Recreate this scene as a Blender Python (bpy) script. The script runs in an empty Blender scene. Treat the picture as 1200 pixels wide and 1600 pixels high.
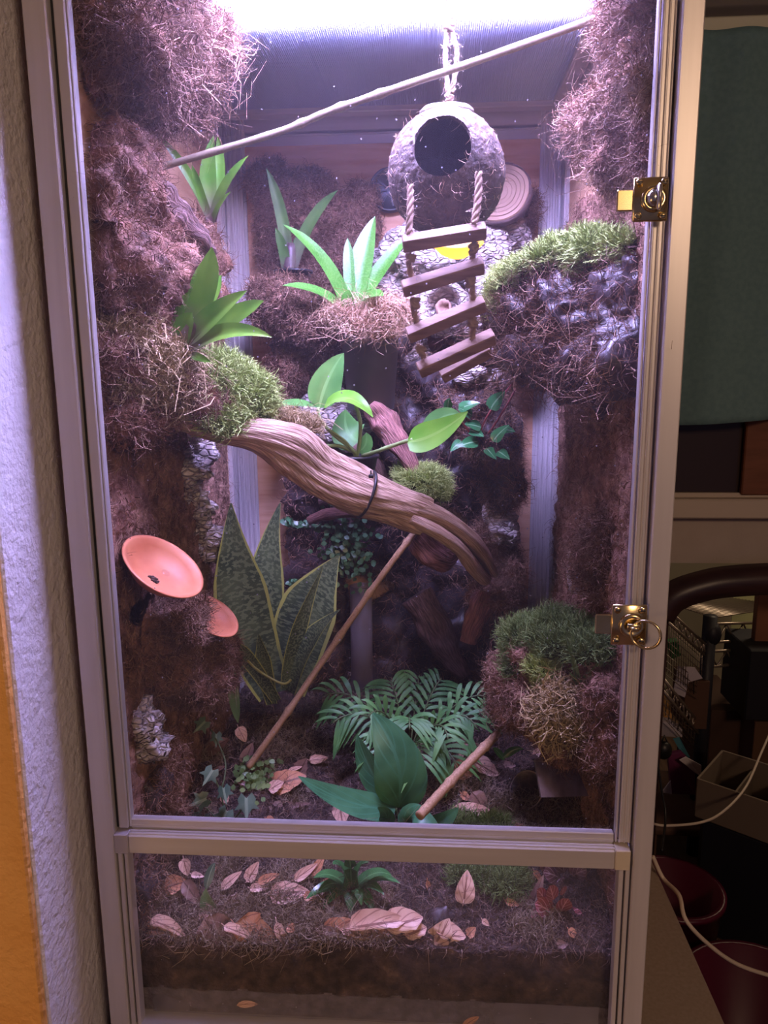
import bpy, bmesh, math, random
import numpy as np
from mathutils import Vector, Matrix

SC = bpy.context.scene
COL = SC.collection
# ------------------------------------------------------------------ camera
CAM = dict(x=.0708, y=-.7344, z=.78, pitch=.184, yaw=.0659, roll=-.0087, f=1173.0)
def cam_axes():
    p, a, r = CAM['pitch'], CAM['yaw'], CAM['roll']
    f = np.array([-math.sin(a)*math.cos(p), math.cos(a)*math.cos(p), -math.sin(p)])
    x = np.array([math.cos(a), math.sin(a), 0.0]); u = np.cross(x, f)
    c, s = math.cos(r), math.sin(r)
    return c*x+s*u, c*u-s*x, f
AX_R, AX_U, AX_F = cam_axes()
CP = np.array([CAM['x'], CAM['y'], CAM['z']])
cd = bpy.data.cameras.new('camera'); co = bpy.data.objects.new('camera', cd); COL.objects.link(co)
cd.sensor_fit = 'VERTICAL'; cd.sensor_height = 36.0; cd.lens = CAM['f']*36.0/1600.0
cd.clip_start = .02; cd.clip_end = 50
m = Matrix.Identity(4)
for i in range(3):
    m[i][0] = AX_R[i]; m[i][1] = AX_U[i]; m[i][2] = -AX_F[i]; m[i][3] = CP[i]
co.matrix_world = m
SC.camera = co
# ------------------------------------------------------------------ world, lights, exposure
W = bpy.data.worlds.new('world'); SC.world = W; W.use_nodes = True
W.node_tree.nodes['Background'].inputs[0].default_value = (.34, .28, .48, 1)
W.node_tree.nodes['Background'].inputs[1].default_value = .16
SC.view_settings.view_transform = 'Standard'; SC.view_settings.look = 'None'
SC.view_settings.exposure = 0.25; SC.view_settings.gamma = 1.0; SC.view_settings.use_curve_mapping = False
SC.cycles.use_denoising = True
SC.cycles.max_bounces = 8; SC.cycles.transparent_max_bounces = 24
SC.cycles.caustics_reflective = False; SC.cycles.caustics_refractive = False
SC.cycles.sample_clamp_indirect = 4.0
def area(name, loc, target, sx, sy, power, color, spread=math.pi):
    l = bpy.data.lights.new(name, 'AREA'); l.shape = 'RECTANGLE'; l.size = sx; l.size_y = sy
    l.energy = power; l.color = color; l.spread = spread
    o = bpy.data.objects.new(name, l); COL.objects.link(o); o.location = loc
    d = Vector(target)-Vector(loc); o.rotation_euler = d.to_track_quat('-Z', 'Y').to_euler()
    return o
LAMP_POWER = 98.0
area('room_lamp', (1.1, -1.9, 1.55), (0.1, 0.2, .6), .5, .5, 18.0, (1.0, .66, .42))
area('room_lamp_left', (-1.1, -1.1, .2), (-.6, -.1, .3), .3, .3, 3.2, (1.0, .55, .22))
area('hall_fill_light', (1.6, 1.9, .9), (1.1, 1.5, .1), .3, .3, 4.5, (1.0, .75, .5))  # added unseen light that brightens the space behind the arch

# ------------------------------------------------------------------ helpers: picture pixel + depth -> point
def ray(px, py): return AX_F+(px-600)/CAM['f']*AX_R+(800-py)/CAM['f']*AX_U
def A(px, py, Y):
    d = ray(px, py); return CP+(Y-CP[1])/d[1]*d
def onX(px, py, X):
    d = ray(px, py); return CP+(X-CP[0])/d[0]*d
def onZ(px, py, Z):
    d = ray(px, py); return CP+(Z-CP[2])/d[2]*d
def S(px, P): return px*float((np.asarray(P)-CP)@AX_F)/CAM['f']
def nrm(v):
    v = np.asarray(v, float); return v/(np.linalg.norm(v)+1e-12)

# ------------------------------------------------------------------ noise
def _h(i, j, k, s):
    n = (i*73856093) ^ (j*19349663) ^ (k*83492791) ^ (s*2654435761)
    n = (n ^ (n >> 13))*1274126177 & 0x7fffffff
    return ((n ^ (n >> 16)) & 0xffff)/65535.0
def vnoise(P, seed=0):
    P = np.asarray(P, float); I = np.floor(P).astype(np.int64); f = P-I; f = f*f*(3-2*f)
    r = 0
    for a in (0, 1):
        for b in (0, 1):
            for c in (0, 1):
                w = (f[:, 0] if a else 1-f[:, 0])*(f[:, 1] if b else 1-f[:, 1])*(f[:, 2] if c else 1-f[:, 2])
                r = r+w*_h(I[:, 0]+a, I[:, 1]+b, I[:, 2]+c, seed)
    return r*2-1
def fbm(P, scale, octv=3, seed=0):
    P = np.asarray(P, float)*scale; r = 0; a = 1
    for o in range(octv):
        r = r+a*vnoise(P*(2.03**o)+o*17.3, seed+o); a *= .5
    return r

# ------------------------------------------------------------------ geometry collector
class Geo:
    def __init__(s): s.V = []; s.F = []; s.UV = []; s.MI = []; s.n = 0
    def add(s, V, F, UV=None, mi=0):
        V = np.asarray(V, float).reshape(-1, 3); n = len(V)
        s.V.append(V); s.UV.append(np.zeros((n, 2)) if UV is None else np.asarray(UV, float).reshape(-1, 2))
        for f in (F if isinstance(F, list) and len(F) and isinstance(F[0], np.ndarray) and F[0].ndim == 2 else [F]):
            if isinstance(f, list):
                for k in sorted(set(len(q) for q in f)):
                    q = np.array([x for x in f if len(x) == k], np.int64)+s.n; s.F.append(q); s.MI.append(np.full(len(q), mi))
            elif len(f):
                s.F.append(f.astype(np.int64)+s.n); s.MI.append(np.full(len(f), mi))
        s.n += n; return s
    def box(s, c, size, R=None, bev=0.0, mi=0):
        h = np.array(size, float)/2; b = min(bev, h.min()*.9)
        V = []; idx = {}
        for sx in (-1, 1):
            for sy in (-1, 1):
                for sz in (-1, 1):
                    sg = np.array([sx, sy, sz])
                    if b <= 0: idx[(sx, sy, sz)] = [len(V)]*3; V.append(sg*h)
                    else:
                        ids = []
                        for ax in range(3):
                            p = sg*h.copy(); q = sg*(h-b); q[ax] = p[ax]; ids.append(len(V)); V.append(q)
                        idx[(sx, sy, sz)] = ids
        F = []
        for ax in range(3):
            o1, o2 = (ax+1) % 3, (ax+2) % 3
            for sg in (-1, 1):
                q = []
                for a, bb in ((-1, -1), (1, -1), (1, 1), (-1, 1)):
                    k = [0, 0, 0]; k[ax] = sg; k[o1] = a; k[o2] = bb; q.append(idx[tuple(k)][ax])
                F.append(q if sg > 0 else q[::-1])
        if b > 0:
            for ax in range(3):
                o1, o2 = (ax+1) % 3, (ax+2) % 3
                for a in (-1, 1):
                    for bb in (-1, 1):
                        k0 = [0, 0, 0]; k0[ax] = -1; k0[o1] = a; k0[o2] = bb; k1 = list(k0); k1[ax] = 1
                        i0, i1 = idx[tuple(k0)], idx[tuple(k1)]
                        q = [i0[o1], i1[o1], i1[o2], i0[o2]]; F.append(q if a*bb < 0 else q[::-1])
            for k, ids in idx.items(): F.append(ids if k[0]*k[1]*k[2] > 0 else ids[::-1])
        V = np.array(V)
        if R is not None: V = V@np.array(R).T
        return s.add(V+np.array(c), F, None, mi)
    def tube(s, path, rad, n=10, cap=True, prof=None, mi=0, flat=1.0, up=None):
        P = np.array(path, float); k = len(P); rad = np.broadcast_to(np.asarray(rad, float), (k,))
        T = np.gradient(P, axis=0); T /= np.linalg.norm(T, axis=1)[:, None]+1e-12
        u = nrm(np.cross(T[0], (0, 0, 1) if up is None else up))
        if np.linalg.norm(np.cross(T[0], (0, 0, 1))) < .05 and up is None: u = nrm(np.cross(T[0], (0, 1, 0)))
        th = np.arange(n)*2*math.pi/n; V = np.zeros((k, n, 3)); UV = np.zeros((k, n, 2))
        L = np.concatenate([[0], np.cumsum(np.linalg.norm(np.diff(P, axis=0), axis=1))])
        for i in range(k):
            u = nrm(u-T[i]*(u@T[i])); w = np.cross(T[i], u)
            r = rad[i]*(prof(th, i/(k-1)) if prof else np.ones(n))
            V[i] = P[i]+np.outer(r*np.cos(th), u)+np.outer(r*np.sin(th)*flat, w)
            UV[i, :, 0] = th/(2*math.pi); UV[i, :, 1] = L[i]
        i, j = np.meshgrid(np.arange(k-1), np.arange(n), indexing='ij'); j2 = (j+1) % n
        F = np.stack([i*n+j, i*n+j2, (i+1)*n+j2, (i+1)*n+j], -1).reshape(-1, 4)
        Fs = [F]
        Vf = V.reshape(-1, 3); UVf = UV.reshape(-1, 2)
        if cap:
            Vf = np.vstack([Vf, P[0], P[-1]]); UVf = np.vstack([UVf, UVf[0], UVf[-1]]); c0, c1 = k*n, k*n+1
            a = np.arange(n); b = (a+1) % n
            Fs.append(np.vstack([np.stack([b, a, np.full(n, c0)], -1), np.stack([(k-1)*n+a, (k-1)*n+b, np.full(n, c1)], -1)]))
        return s.add(Vf, Fs, UVf, mi)
    def lathe(s, prof, n=24, c=(0, 0, 0), R=None, mi=0, close=True):
        pr = np.array(prof, float); k = len(pr); th = np.arange(n)*2*math.pi/n
        V = np.zeros((k, n, 3)); V[:, :, 0] = pr[:, :1]*np.cos(th); V[:, :, 1] = pr[:, :1]*np.sin(th); V[:, :, 2] = pr[:, 1:2]
        UV = np.zeros((k, n, 2)); UV[:, :, 0] = th/(2*math.pi); UV[:, :, 1] = np.linspace(0, 1, k)[:, None]
        i, j = np.meshgrid(np.arange(k-1), np.arange(n), indexing='ij'); j2 = (j+1) % n
        F = np.stack([i*n+j, i*n+j2, (i+1)*n+j2, (i+1)*n+j], -1).reshape(-1, 4)
        V = V.reshape(-1, 3)
        if R is not None: V = V@np.array(R).T
        return s.add(V+np.array(c), [F], UV.reshape(-1, 2), mi)
    def ball(s, c, r, n=10, R=None, mi=0):
        r = np.broadcast_to(np.asarray(r, float), (3,)); a = np.linspace(-math.pi/2, math.pi/2, n//2+2)
        g = Geo(); g.lathe([(math.cos(t), math.sin(t)) for t in a], n)
        V = g.V[0]*r
        if R is not None: V = V@np.array(R).T
        return s.add(V+np.array(c), g.F, g.UV[0], mi)
    def leaf(s, path, width, up, fold=.25, nc=4, wav=0.0, seed=0, curl=0.0, mi=0):
        P = np.array(path, float); k = len(P); width = np.asarray(width, float)
        T = np.gradient(P, axis=0); T /= np.linalg.norm(T, axis=1)[:, None]+1e-12
        up = nrm(up); V = np.zeros((k, nc+1, 3)); UV = np.zeros((k, nc+1, 2)); q = np.linspace(-1, 1, nc+1)
        for i in range(k):
            sd = nrm(np.cross(T[i], up)); nn = np.cross(sd, T[i])
            h = fold*np.abs(q)*width[i]/2+curl*q*q*width[i]/2+wav*width[i]*.5*np.sin(i*1.9+seed+q*2)*np.abs(q)
            V[i] = P[i]+np.outer(q*width[i]/2, sd)+np.outer(h, nn)
            UV[i, :, 0] = (q+1)/2; UV[i, :, 1] = i/(k-1)
        i, j = np.meshgrid(np.arange(k-1), np.arange(nc), indexing='ij'); n = nc+1
        F = np.stack([i*n+j, i*n+j+1, (i+1)*n+j+1, (i+1)*n+j], -1).reshape(-1, 4)
        return s.add(V.reshape(-1, 3), [F], UV.reshape(-1, 2), mi)
    def strands(s, P, N, length, width, lie=.6, curl=.5, seed=0, grav=0.0, mi=0, up=None):
        rg = np.random.default_rng(seed); n = len(P)
        L = length*(.5+rg.random(n)); w = width*(.6+.8*rg.random(n))
        t = rg.normal(size=(n, 3)); t -= N*(t*N).sum(1)[:, None]; t /= np.linalg.norm(t, axis=1)[:, None]+1e-9
        d = N*(1-lie)+t*lie*(.4+rg.random(n))[:, None]
        if up is not None: d = d+np.array(up)
        d /= np.linalg.norm(d, axis=1)[:, None]+1e-9
        c = rg.normal(size=(n, 3)); c -= d*(c*d).sum(1)[:, None]; c *= curl
        sd = np.cross(d, rg.normal(size=(n, 3))); sd /= np.linalg.norm(sd, axis=1)[:, None]+1e-9
        V = np.zeros((n, 4, 2, 3)); UV = np.zeros((n, 4, 2, 2)); ru = rg.random(n)
        for i, a in enumerate((0, .33, .66, 1.0)):
            c2 = np.cross(d, c)
            q = P+(d*a+c*a*a+c2*math.sin(a*3.1)*.5)*L[:, None]; q[:, 2] -= grav*a*a*L
            ww = w*(1-.7*a)
            V[:, i, 0] = q-sd*ww[:, None]/2; V[:, i, 1] = q+sd*ww[:, None]/2
            UV[:, i, :, 0] = ru[:, None]; UV[:, i, :, 1] = a
        b = np.arange(n)*8
        F = np.concatenate([np.stack([b+2*i, b+2*i+1, b+2*i+3, b+2*i+2], -1) for i in range(3)])
        return s.add(V.reshape(-1, 3), [F], UV.reshape(-1, 2), mi)

def build(name, g, mats, parent=None, smooth=True, kind=None):
    V = np.concatenate(g.V); UV = np.concatenate(g.UV)
    if parent is not None:
        o_ = np.array(world_loc(parent)); V = V-o_
    me = bpy.data.meshes.new(name)
    me.vertices.add(len(V)); me.vertices.foreach_set('co', V.ravel())
    loops = np.concatenate([f.ravel() for f in g.F]); tot = np.concatenate([np.full(len(f), f.shape[1]) for f in g.F])
    mi = np.concatenate(g.MI)
    me.loops.add(len(loops)); me.loops.foreach_set('vertex_index', loops.astype(np.int32))
    me.polygons.add(len(tot)); me.polygons.foreach_set('loop_start', (np.cumsum(tot)-tot).astype(np.int32))
    me.polygons.foreach_set('material_index', mi.astype(np.int32))
    me.polygons.foreach_set('use_smooth', np.full(len(tot), smooth))
    uv = me.uv_layers.new(name='UVMap'); uv.data.foreach_set('uv', UV[loops].ravel())
    me.update(calc_edges=True); me.validate()
    for q in (mats if isinstance(mats, (list, tuple)) else [mats]): me.materials.append(q)
    o = bpy.data.objects.new(name, me); COL.objects.link(o)
    if parent is not None: o.parent = parent
    if kind: o['kind'] = kind
    return o
def world_loc(o):
    v = Vector((0, 0, 0))
    while o is not None: v = v+o.location; o = o.parent
    return v
def thing(name, loc, label, cat, group=None, kind=None):
    o = bpy.data.objects.new(name, None); COL.objects.link(o); o.location = Vector([float(x) for x in loc]); o.empty_display_size = .02
    return tag(o, label, cat, group, kind)
def tag(o, label, cat, group=None, kind=None):
    o['label'] = label; o['category'] = cat
    if group: o['group'] = group
    if kind: o['kind'] = kind
    return o
def struct(name, g, mats, parent=None, smooth=False):
    o = build(name, g, mats, parent, smooth)
    if parent is None: o['kind'] = 'structure'
    return o
def single(name, g, mats, label, cat, group=None, kind=None, smooth=True):
    """a thing that is one mesh, its origin at its base"""
    V = np.concatenate(g.V); lo = V.min(0); hi = V.max(0); base = np.array([(lo[0]+hi[0])/2, (lo[1]+hi[1])/2, lo[2]])
    g.V = [v-base for v in g.V]
    o = build(name, g, mats, None, smooth); o.location = Vector(base.tolist())
    return tag(o, label, cat, group, kind)
def bez(a, b, c, n=12):
    t = np.linspace(0, 1, n)[:, None]; a, b, c = map(np.asarray, (a, b, c))
    return (1-t)**2*a+2*t*(1-t)*b+t*t*c
def spline(pts, n):
    P = np.array(pts, float); k = len(P); out = []
    for x in np.linspace(0, k-1-1e-6, n):
        i = int(x); t = x-i; p0, p1, p2, p3 = P[max(i-1, 0)], P[i], P[i+1], P[min(i+2, k-1)]
        out.append(.5*(2*p1+(p2-p0)*t+(2*p0-5*p1+4*p2-p3)*t*t+(3*p1-p0-3*p2+p3)*t**3))
    return np.array(out)
def frame_from(z, xh=(1, 0, 0)):
    z = nrm(z); x = np.asarray(xh, float); x = nrm(x-z*(x@z)); y = np.cross(z, x)
    return np.stack([x, y, z], 1)

# ------------------------------------------------------------------ materials
def _nt(name):
    m = bpy.data.materials.new(name); m.use_nodes = True; nt = m.node_tree
    return m, nt, nt.nodes['Principled BSDF'], nt.nodes, nt.links
def rgba(c): return (c[0], c[1], c[2], 1)
def mat(name, c1, c2=None, scale=20, detail=5, rough=.6, metal=0, bump=0, bscale=None, stretch=(1, 1, 1), uv=False,
        lo=.35, hi=.65, spec=.4, c3=None, coat=0, bdist=.002, vor=False):
    m, nt, b, N, L = _nt(name)
    b.inputs['Roughness'].default_value = rough; b.inputs['Metallic'].default_value = metal
    b.inputs['Specular IOR Level'].default_value = spec; b.inputs['Coat Weight'].default_value = coat
    b.inputs['Base Color'].default_value = rgba(c1)
    if c2 is None and not bump: return m
    tc = N.new('ShaderNodeTexCoord'); mp = N.new('ShaderNodeMapping'); mp.inputs['Scale'].default_value = stretch
    L.new(tc.outputs['UV' if uv else 'Object'], mp.inputs[0])
    if c2 is not None:
        nz = N.new('ShaderNodeTexNoise'); nz.inputs['Scale'].default_value = scale; nz.inputs['Detail'].default_value = detail
        L.new(mp.outputs[0], nz.inputs[0])
        cr = N.new('ShaderNodeValToRGB'); cr.color_ramp.elements[0].position = lo; cr.color_ramp.elements[1].position = hi
        cr.color_ramp.elements[0].color = rgba(c1); cr.color_ramp.elements[1].color = rgba(c2)
        if c3 is not None:
            e = cr.color_ramp.elements.new(min(hi+.12, 1)); e.color = rgba(c3)
        L.new(nz.outputs['Fac'], cr.inputs[0]); L.new(cr.outputs[0], b.inputs['Base Color'])
    if bump:
        if vor:
            n2 = N.new('ShaderNodeTexVoronoi'); n2.feature = 'DISTANCE_TO_EDGE'; n2.inputs['Scale'].default_value = bscale or scale
            L.new(mp.outputs[0], n2.inputs[0]); so = n2.outputs['Distance']
            cl = N.new('ShaderNodeMapRange'); cl.inputs[2].default_value = .25; L.new(so, cl.inputs[0]); so = cl.outputs[0]
            cl.inputs[1].default_value = 0
            cl.inputs['From Max'].default_value = .18; cl.inputs['To Min'].default_value = 0; cl.inputs['To Max'].default_value = 1
        else:
            n2 = N.new('ShaderNodeTexNoise'); n2.inputs['Scale'].default_value = bscale or scale*2; n2.inputs['Detail'].default_value = 6
            L.new(mp.outputs[0], n2.inputs[0]); so = n2.outputs['Fac']
        bp = N.new('ShaderNodeBump'); bp.inputs['Strength'].default_value = bump; bp.inputs['Distance'].default_value = bdist
        L.new(so, bp.inputs['Height']); L.new(bp.outputs[0], b.inputs['Normal'])
    return m
def strand_mat(name, cols, tip=None, rough=.7, spec=.25):
    """colour by strand (u) and towards the tip (v)"""
    m, nt, b, N, L = _nt(name)
    b.inputs['Roughness'].default_value = rough; b.inputs['Specular IOR Level'].default_value = spec
    tc = N.new('ShaderNodeTexCoord'); sp = N.new('ShaderNodeSeparateXYZ'); L.new(tc.outputs['UV'], sp.inputs[0])
    cr = N.new('ShaderNodeValToRGB'); e = cr.color_ramp.elements
    e[0].color = rgba(cols[0]); e[0].position = 0; e[1].color = rgba(cols[-1]); e[1].position = 1
    for i, c in enumerate(cols[1:-1]): q = e.new((i+1)/(len(cols)-1)); q.color = rgba(c)
    L.new(sp.outputs[0], cr.inputs[0]); out = cr.outputs[0]
    if tip is not None:
        mx = N.new('ShaderNodeMix'); mx.data_type = 'RGBA'; mx.inputs[7].default_value = rgba(tip)
        L.new(sp.outputs[1], mx.inputs[0]); L.new(out, mx.inputs[6]); out = mx.outputs[2]
    L.new(out, b.inputs['Base Color']); return m
def leaf_mat(name, c1, c2, margin=None, mw=.1, base=None, base_end=.35, vein=None, bands=None, rough=.35, blotch=25, vscale=22, spec=.5, trans=.0, vang=1.2, mid=None):
    m, nt, b, N, L = _nt(name)
    b.inputs['Roughness'].default_value = rough; b.inputs['Specular IOR Level'].default_value = spec
    tc = N.new('ShaderNodeTexCoord'); sp = N.new('ShaderNodeSeparateXYZ'); L.new(tc.outputs['UV'], sp.inputs[0])
    nz = N.new('ShaderNodeTexNoise'); nz.inputs['Scale'].default_value = blotch; L.new(tc.outputs['Object'], nz.inputs[0])
    cr = N.new('ShaderNodeValToRGB'); cr.color_ramp.elements[0].color = rgba(c1); cr.color_ramp.elements[1].color = rgba(c2)
    cr.color_ramp.elements[0].position = .35; cr.color_ramp.elements[1].position = .65
    L.new(nz.outputs['Fac'], cr.inputs[0]); out = cr.outputs[0]
    def mth(op, a, bb=None, c=None):
        n = N.new('ShaderNodeMath'); n.operation = op
        for i, v in enumerate((a, bb, c)):
            if v is None: continue
            if isinstance(v, (int, float)): n.inputs[i].default_value = v
            else: L.new(v, n.inputs[i])
        return n.outputs[0]
    def mix(fac, a, col):
        mx = N.new('ShaderNodeMix'); mx.data_type = 'RGBA'; L.new(fac, mx.inputs[0]); L.new(a, mx.inputs[6]); mx.inputs[7].default_value = rgba(col); return mx.outputs[2]
    uu = mth('ABSOLUTE', mth('SUBTRACT', sp.outputs[0], .5))     # 0 midrib .. .5 edge
    if bands is not None:
        n3 = N.new('ShaderNodeTexNoise'); n3.inputs['Scale'].default_value = 6
        mp = N.new('ShaderNodeMapping'); mp.inputs['Scale'].default_value = (1.2, 9, 1); L.new(tc.outputs['UV'], mp.inputs[0]); L.new(mp.outputs[0], n3.inputs[0])
        f = mth('GREATER_THAN', n3.outputs['Fac'], .52); out = mix(f, out, bands)
    if vein is not None:
        t = mth('ADD', mth('MULTIPLY', sp.outputs[1], vscale), mth('MULTIPLY', uu, -vang*vscale))
        f = mth('LESS_THAN', mth('PINGPONG', t, 1.0), .16); out = mix(mth('MULTIPLY', f, .8), out, vein)
        out = mix(mth('LESS_THAN', uu, .035), out, vein)
    if mid is not None: out = mix(mth('LESS_THAN', uu, .05), out, mid)
    if margin is not None: out = mix(mth('GREATER_THAN', mth('ADD', uu, mth('MULTIPLY', mth('SUBTRACT', nz.outputs['Fac'], .5), .08)), .5-mw), out, margin)
    if base is not None:
        mr = N.new('ShaderNodeMapRange'); L.new(sp.outputs[1], mr.inputs[0]); mr.inputs[1].default_value = 0; mr.inputs[2].default_value = base_end
        mr.inputs[3].default_value = .95; mr.inputs[4].default_value = 0; out = mix(mr.outputs[0], out, base)
    L.new(out, b.inputs['Base Color'])
    w = N.new('ShaderNodeTexWave'); w.inputs['Scale'].default_value = 1.0
    if trans:
        tr = N.new('ShaderNodeBsdfTranslucent'); L.new(out, tr.inputs[0]); ms = N.new('ShaderNodeMixShader'); ms.inputs[0].default_value = trans
        L.new(b.outputs[0], ms.inputs[1]); L.new(tr.outputs[0], ms.inputs[2]); L.new(ms.outputs[0], nt.nodes['Material Output'].inputs[0])
    return m
def glass_mat(name, dust=.03, tint=(1, 1, 1), refl=.06):
    m, nt, b, N, L = _nt(name); N.remove(b)
    tr = N.new('ShaderNodeBsdfTransparent'); tr.inputs[0].default_value = rgba(tint)
    gl = N.new('ShaderNodeBsdfGlossy'); gl.inputs['Roughness'].default_value = .02
    lf = N.new('ShaderNodeLayerWeight'); lf.inputs[0].default_value = .5; pw_ = N.new('ShaderNodeMath'); pw_.operation = 'POWER'; pw_.inputs[1].default_value = 5; L.new(lf.outputs['Facing'], pw_.inputs[0]); lw = N.new('ShaderNodeMath'); lw.operation = 'MULTIPLY_ADD'; lw.inputs[1].default_value = .8; lw.inputs[2].default_value = .02; L.new(pw_.outputs[0], lw.inputs[0])
    m1 = N.new('ShaderNodeMixShader'); L.new(lw.outputs[0], m1.inputs[0]); L.new(tr.outputs[0], m1.inputs[1]); L.new(gl.outputs[0], m1.inputs[2])
    df = N.new('ShaderNodeBsdfDiffuse'); df.inputs[0].default_value = (.8, .75, .8, 1)
    tl = N.new('ShaderNodeBsdfTranslucent'); tl.inputs[0].default_value = (.8, .75, .85, 1)
    md = N.new('ShaderNodeMixShader'); md.inputs[0].default_value = .6; L.new(df.outputs[0], md.inputs[1]); L.new(tl.outputs[0], md.inputs[2])
    tc = N.new('ShaderNodeTexCoord'); n1 = N.new('ShaderNodeTexNoise'); n1.inputs['Scale'].default_value = 5; n1.inputs['Detail'].default_value = 3
    L.new(tc.outputs['Object'], n1.inputs[0])
    mr = N.new('ShaderNodeMapRange'); mr.inputs[1].default_value = .3; mr.inputs[2].default_value = .7; mr.inputs[3].default_value = dust*.6; mr.inputs[4].default_value = dust*1.4
    L.new(n1.outputs['Fac'], mr.inputs[0])
    n2 = N.new('ShaderNodeTexVoronoi'); n2.inputs['Scale'].default_value = 55; L.new(tc.outputs['Object'], n2.inputs[0])
    lt = N.new('ShaderNodeMath'); lt.operation = 'LESS_THAN'; lt.inputs[1].default_value = .045; L.new(n2.outputs['Distance'], lt.inputs[0])
    mu = N.new('ShaderNodeMath'); mu.operation = 'MULTIPLY_ADD'; mu.inputs[1].default_value = .35; L.new(lt.outputs[0], mu.inputs[0]); L.new(mr.outputs[0], mu.inputs[2])
    m2 = N.new('ShaderNodeMixShader'); L.new(mu.outputs[0], m2.inputs[0]); L.new(m1.outputs[0], m2.inputs[1]); L.new(md.outputs[0], m2.inputs[2])
    L.new(m2.outputs[0], nt.nodes['Material Output'].inputs[0])
    return m
def emis(name, c, s):
    m, nt, b, N, L = _nt(name); b.inputs['Base Color'].default_value = (0, 0, 0, 1); b.inputs['Emission Color'].default_value = rgba(c); b.inputs['Emission Strength'].default_value = s
    return m
MT = {}
MT['alu'] = mat('brushed_aluminium', (.62, .58, .58), (.70, .66, .66), 60, rough=.38, metal=.35, stretch=(1, 1, .05), spec=.5)
MT['alu_h'] = mat('brushed_aluminium_rail', (.62, .58, .58), (.70, .66, .66), 60, rough=.38, metal=.35, stretch=(.05, 1, 1), spec=.5)
MT['dark_gap'] = mat('black_gap', (.02, .02, .025), rough=.5)
MT['glass'] = glass_mat('dusty_glass', .013)
MT['glass_low'] = glass_mat('hazed_low_glass', .055)  # extra haze put in for the blue-violet glow low on the pane
MT['ply'] = mat('plywood', (.58, .31, .17), (.72, .44, .27), 9, detail=8, rough=.55, stretch=(1, 1, 9), bump=.15, bscale=60)
MT['mesh'] = mat('screen_wire', (.45, .5, .75), rough=.5, metal=.3)
MT['coco'] = mat('coconut_fibre_mat', (.13, .065, .045), (.36, .20, .135), 55, detail=8, rough=.95, bump=1.0, bscale=170, bdist=.006, spec=.1, c3=(.46, .29, .2))
MT['cocodark'] = mat('fibre_covered_foam', (.075, .036, .024), (.26, .125, .075), 40, detail=8, rough=.8, bump=.9, bscale=120, bdist=.006, spec=.3)
MT['foam'] = mat('dark_foam', (.02, .014, .016), (.085, .06, .062), 22, detail=6, rough=.42, bump=.5, bscale=60, bdist=.005, spec=.5)
MT['fibre'] = strand_mat('coconut_fibre', [(.045, .02, .012), (.15, .075, .045), (.24, .13, .08), (.40, .25, .16), (.09, .045, .027)])
MT['fibre_pale'] = strand_mat('pale_fibre', [(.30, .17, .10), (.48, .30, .18), (.62, .45, .30)])
MT['moss'] = strand_mat('green_moss', [(.05, .12, .02), (.12, .22, .04), (.22, .32, .07), (.30, .36, .10)], tip=(.42, .52, .16))
MT['moss_dk'] = strand_mat('dark_moss', [(.03, .07, .015), (.07, .14, .03), (.12, .18, .05)], tip=(.20, .28, .08))
MT['drymoss'] = strand_mat('dry_moss', [(.13, .075, .035), (.26, .17, .08), (.42, .31, .15), (.20, .15, .05)], tip=(.46, .36, .19))
MT['mossbase'] = mat('moss_base', (.02, .03, .01), (.07, .09, .03), 60, rough=.95, bump=.8, bscale=200, spec=.1)
MT['drybase'] = mat('dry_moss_base', (.08, .05, .03), (.2, .14, .07), 60, rough=.95, bump=.8, bscale=200, spec=.1)
MT['soil'] = mat('dark_soil', (.022, .014, .012), (.10, .062, .05), 70, detail=8, rough=.9, bump=1.0, bscale=180, bdist=.006, spec=.3, c3=(.22, .14, .10))
MT['cork'] = mat('cork_bark', (.34, .27, .24), (.80, .72, .66), 45, detail=8, rough=.85, bump=.9, bscale=75, bdist=.006, vor=True, spec=.2, stretch=(1, 1, 2.2))
MT['cork_in'] = mat('cork_inside', (.16, .09, .06), (.42, .27, .2), 35, detail=8, rough=.85, bump=.5, bscale=90, spec=.2)
MT['drift'] = mat('driftwood', (.26, .15, .09), (.66, .46, .32), 7, detail=8, rough=.65, bump=.8, bscale=9, stretch=(9, 4, 1), uv=True, bdist=.004, c3=(.80, .62, .48))
MT['driftred'] = mat('red_driftwood', (.10, .035, .028), (.42, .19, .15), 7, detail=8, rough=.6, bump=.8, bscale=9, stretch=(8, 7, 1), uv=True, bdist=.004, c3=(.55, .32, .27))
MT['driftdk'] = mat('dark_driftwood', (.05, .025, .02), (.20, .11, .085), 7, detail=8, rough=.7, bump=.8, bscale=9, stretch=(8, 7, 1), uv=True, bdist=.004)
MT['stick'] = mat('bamboo_stick', (.30, .17, .08), (.50, .31, .17), 10, rough=.5, stretch=(2, 30, 1), uv=True)
MT['stickpale'] = mat('pale_stick', (.15, .12, .075), (.26, .21, .14), 10, rough=.5, stretch=(2, 30, 1), uv=True)
MT['terra'] = mat('terracotta', (.52, .165, .075), (.62, .23, .11), 30, rough=.5, bump=.1, bscale=200, spec=.4)
MT['brass'] = mat('brass', (.62, .47, .22), (.72, .58, .33), 30, rough=.22, metal=1.0)
MT['chrome'] = mat('worn_steel', (.62, .58, .54), rough=.25, metal=1.0)
MT['coconut'] = mat('coconut_shell', (.045, .027, .022), (.095, .062, .05), 55, detail=8, rough=.7, bump=1.0, bscale=110, bdist=.006, spec=.4, c3=(.15, .11, .095))
MT['shellin'] = mat('shell_inside', (.02, .014, .014), (.05, .03, .03), 20, rough=.8)
MT['rope'] = strand_mat('jute_hairs', [(.5, .36, .26), (.66, .52, .4)])
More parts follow.
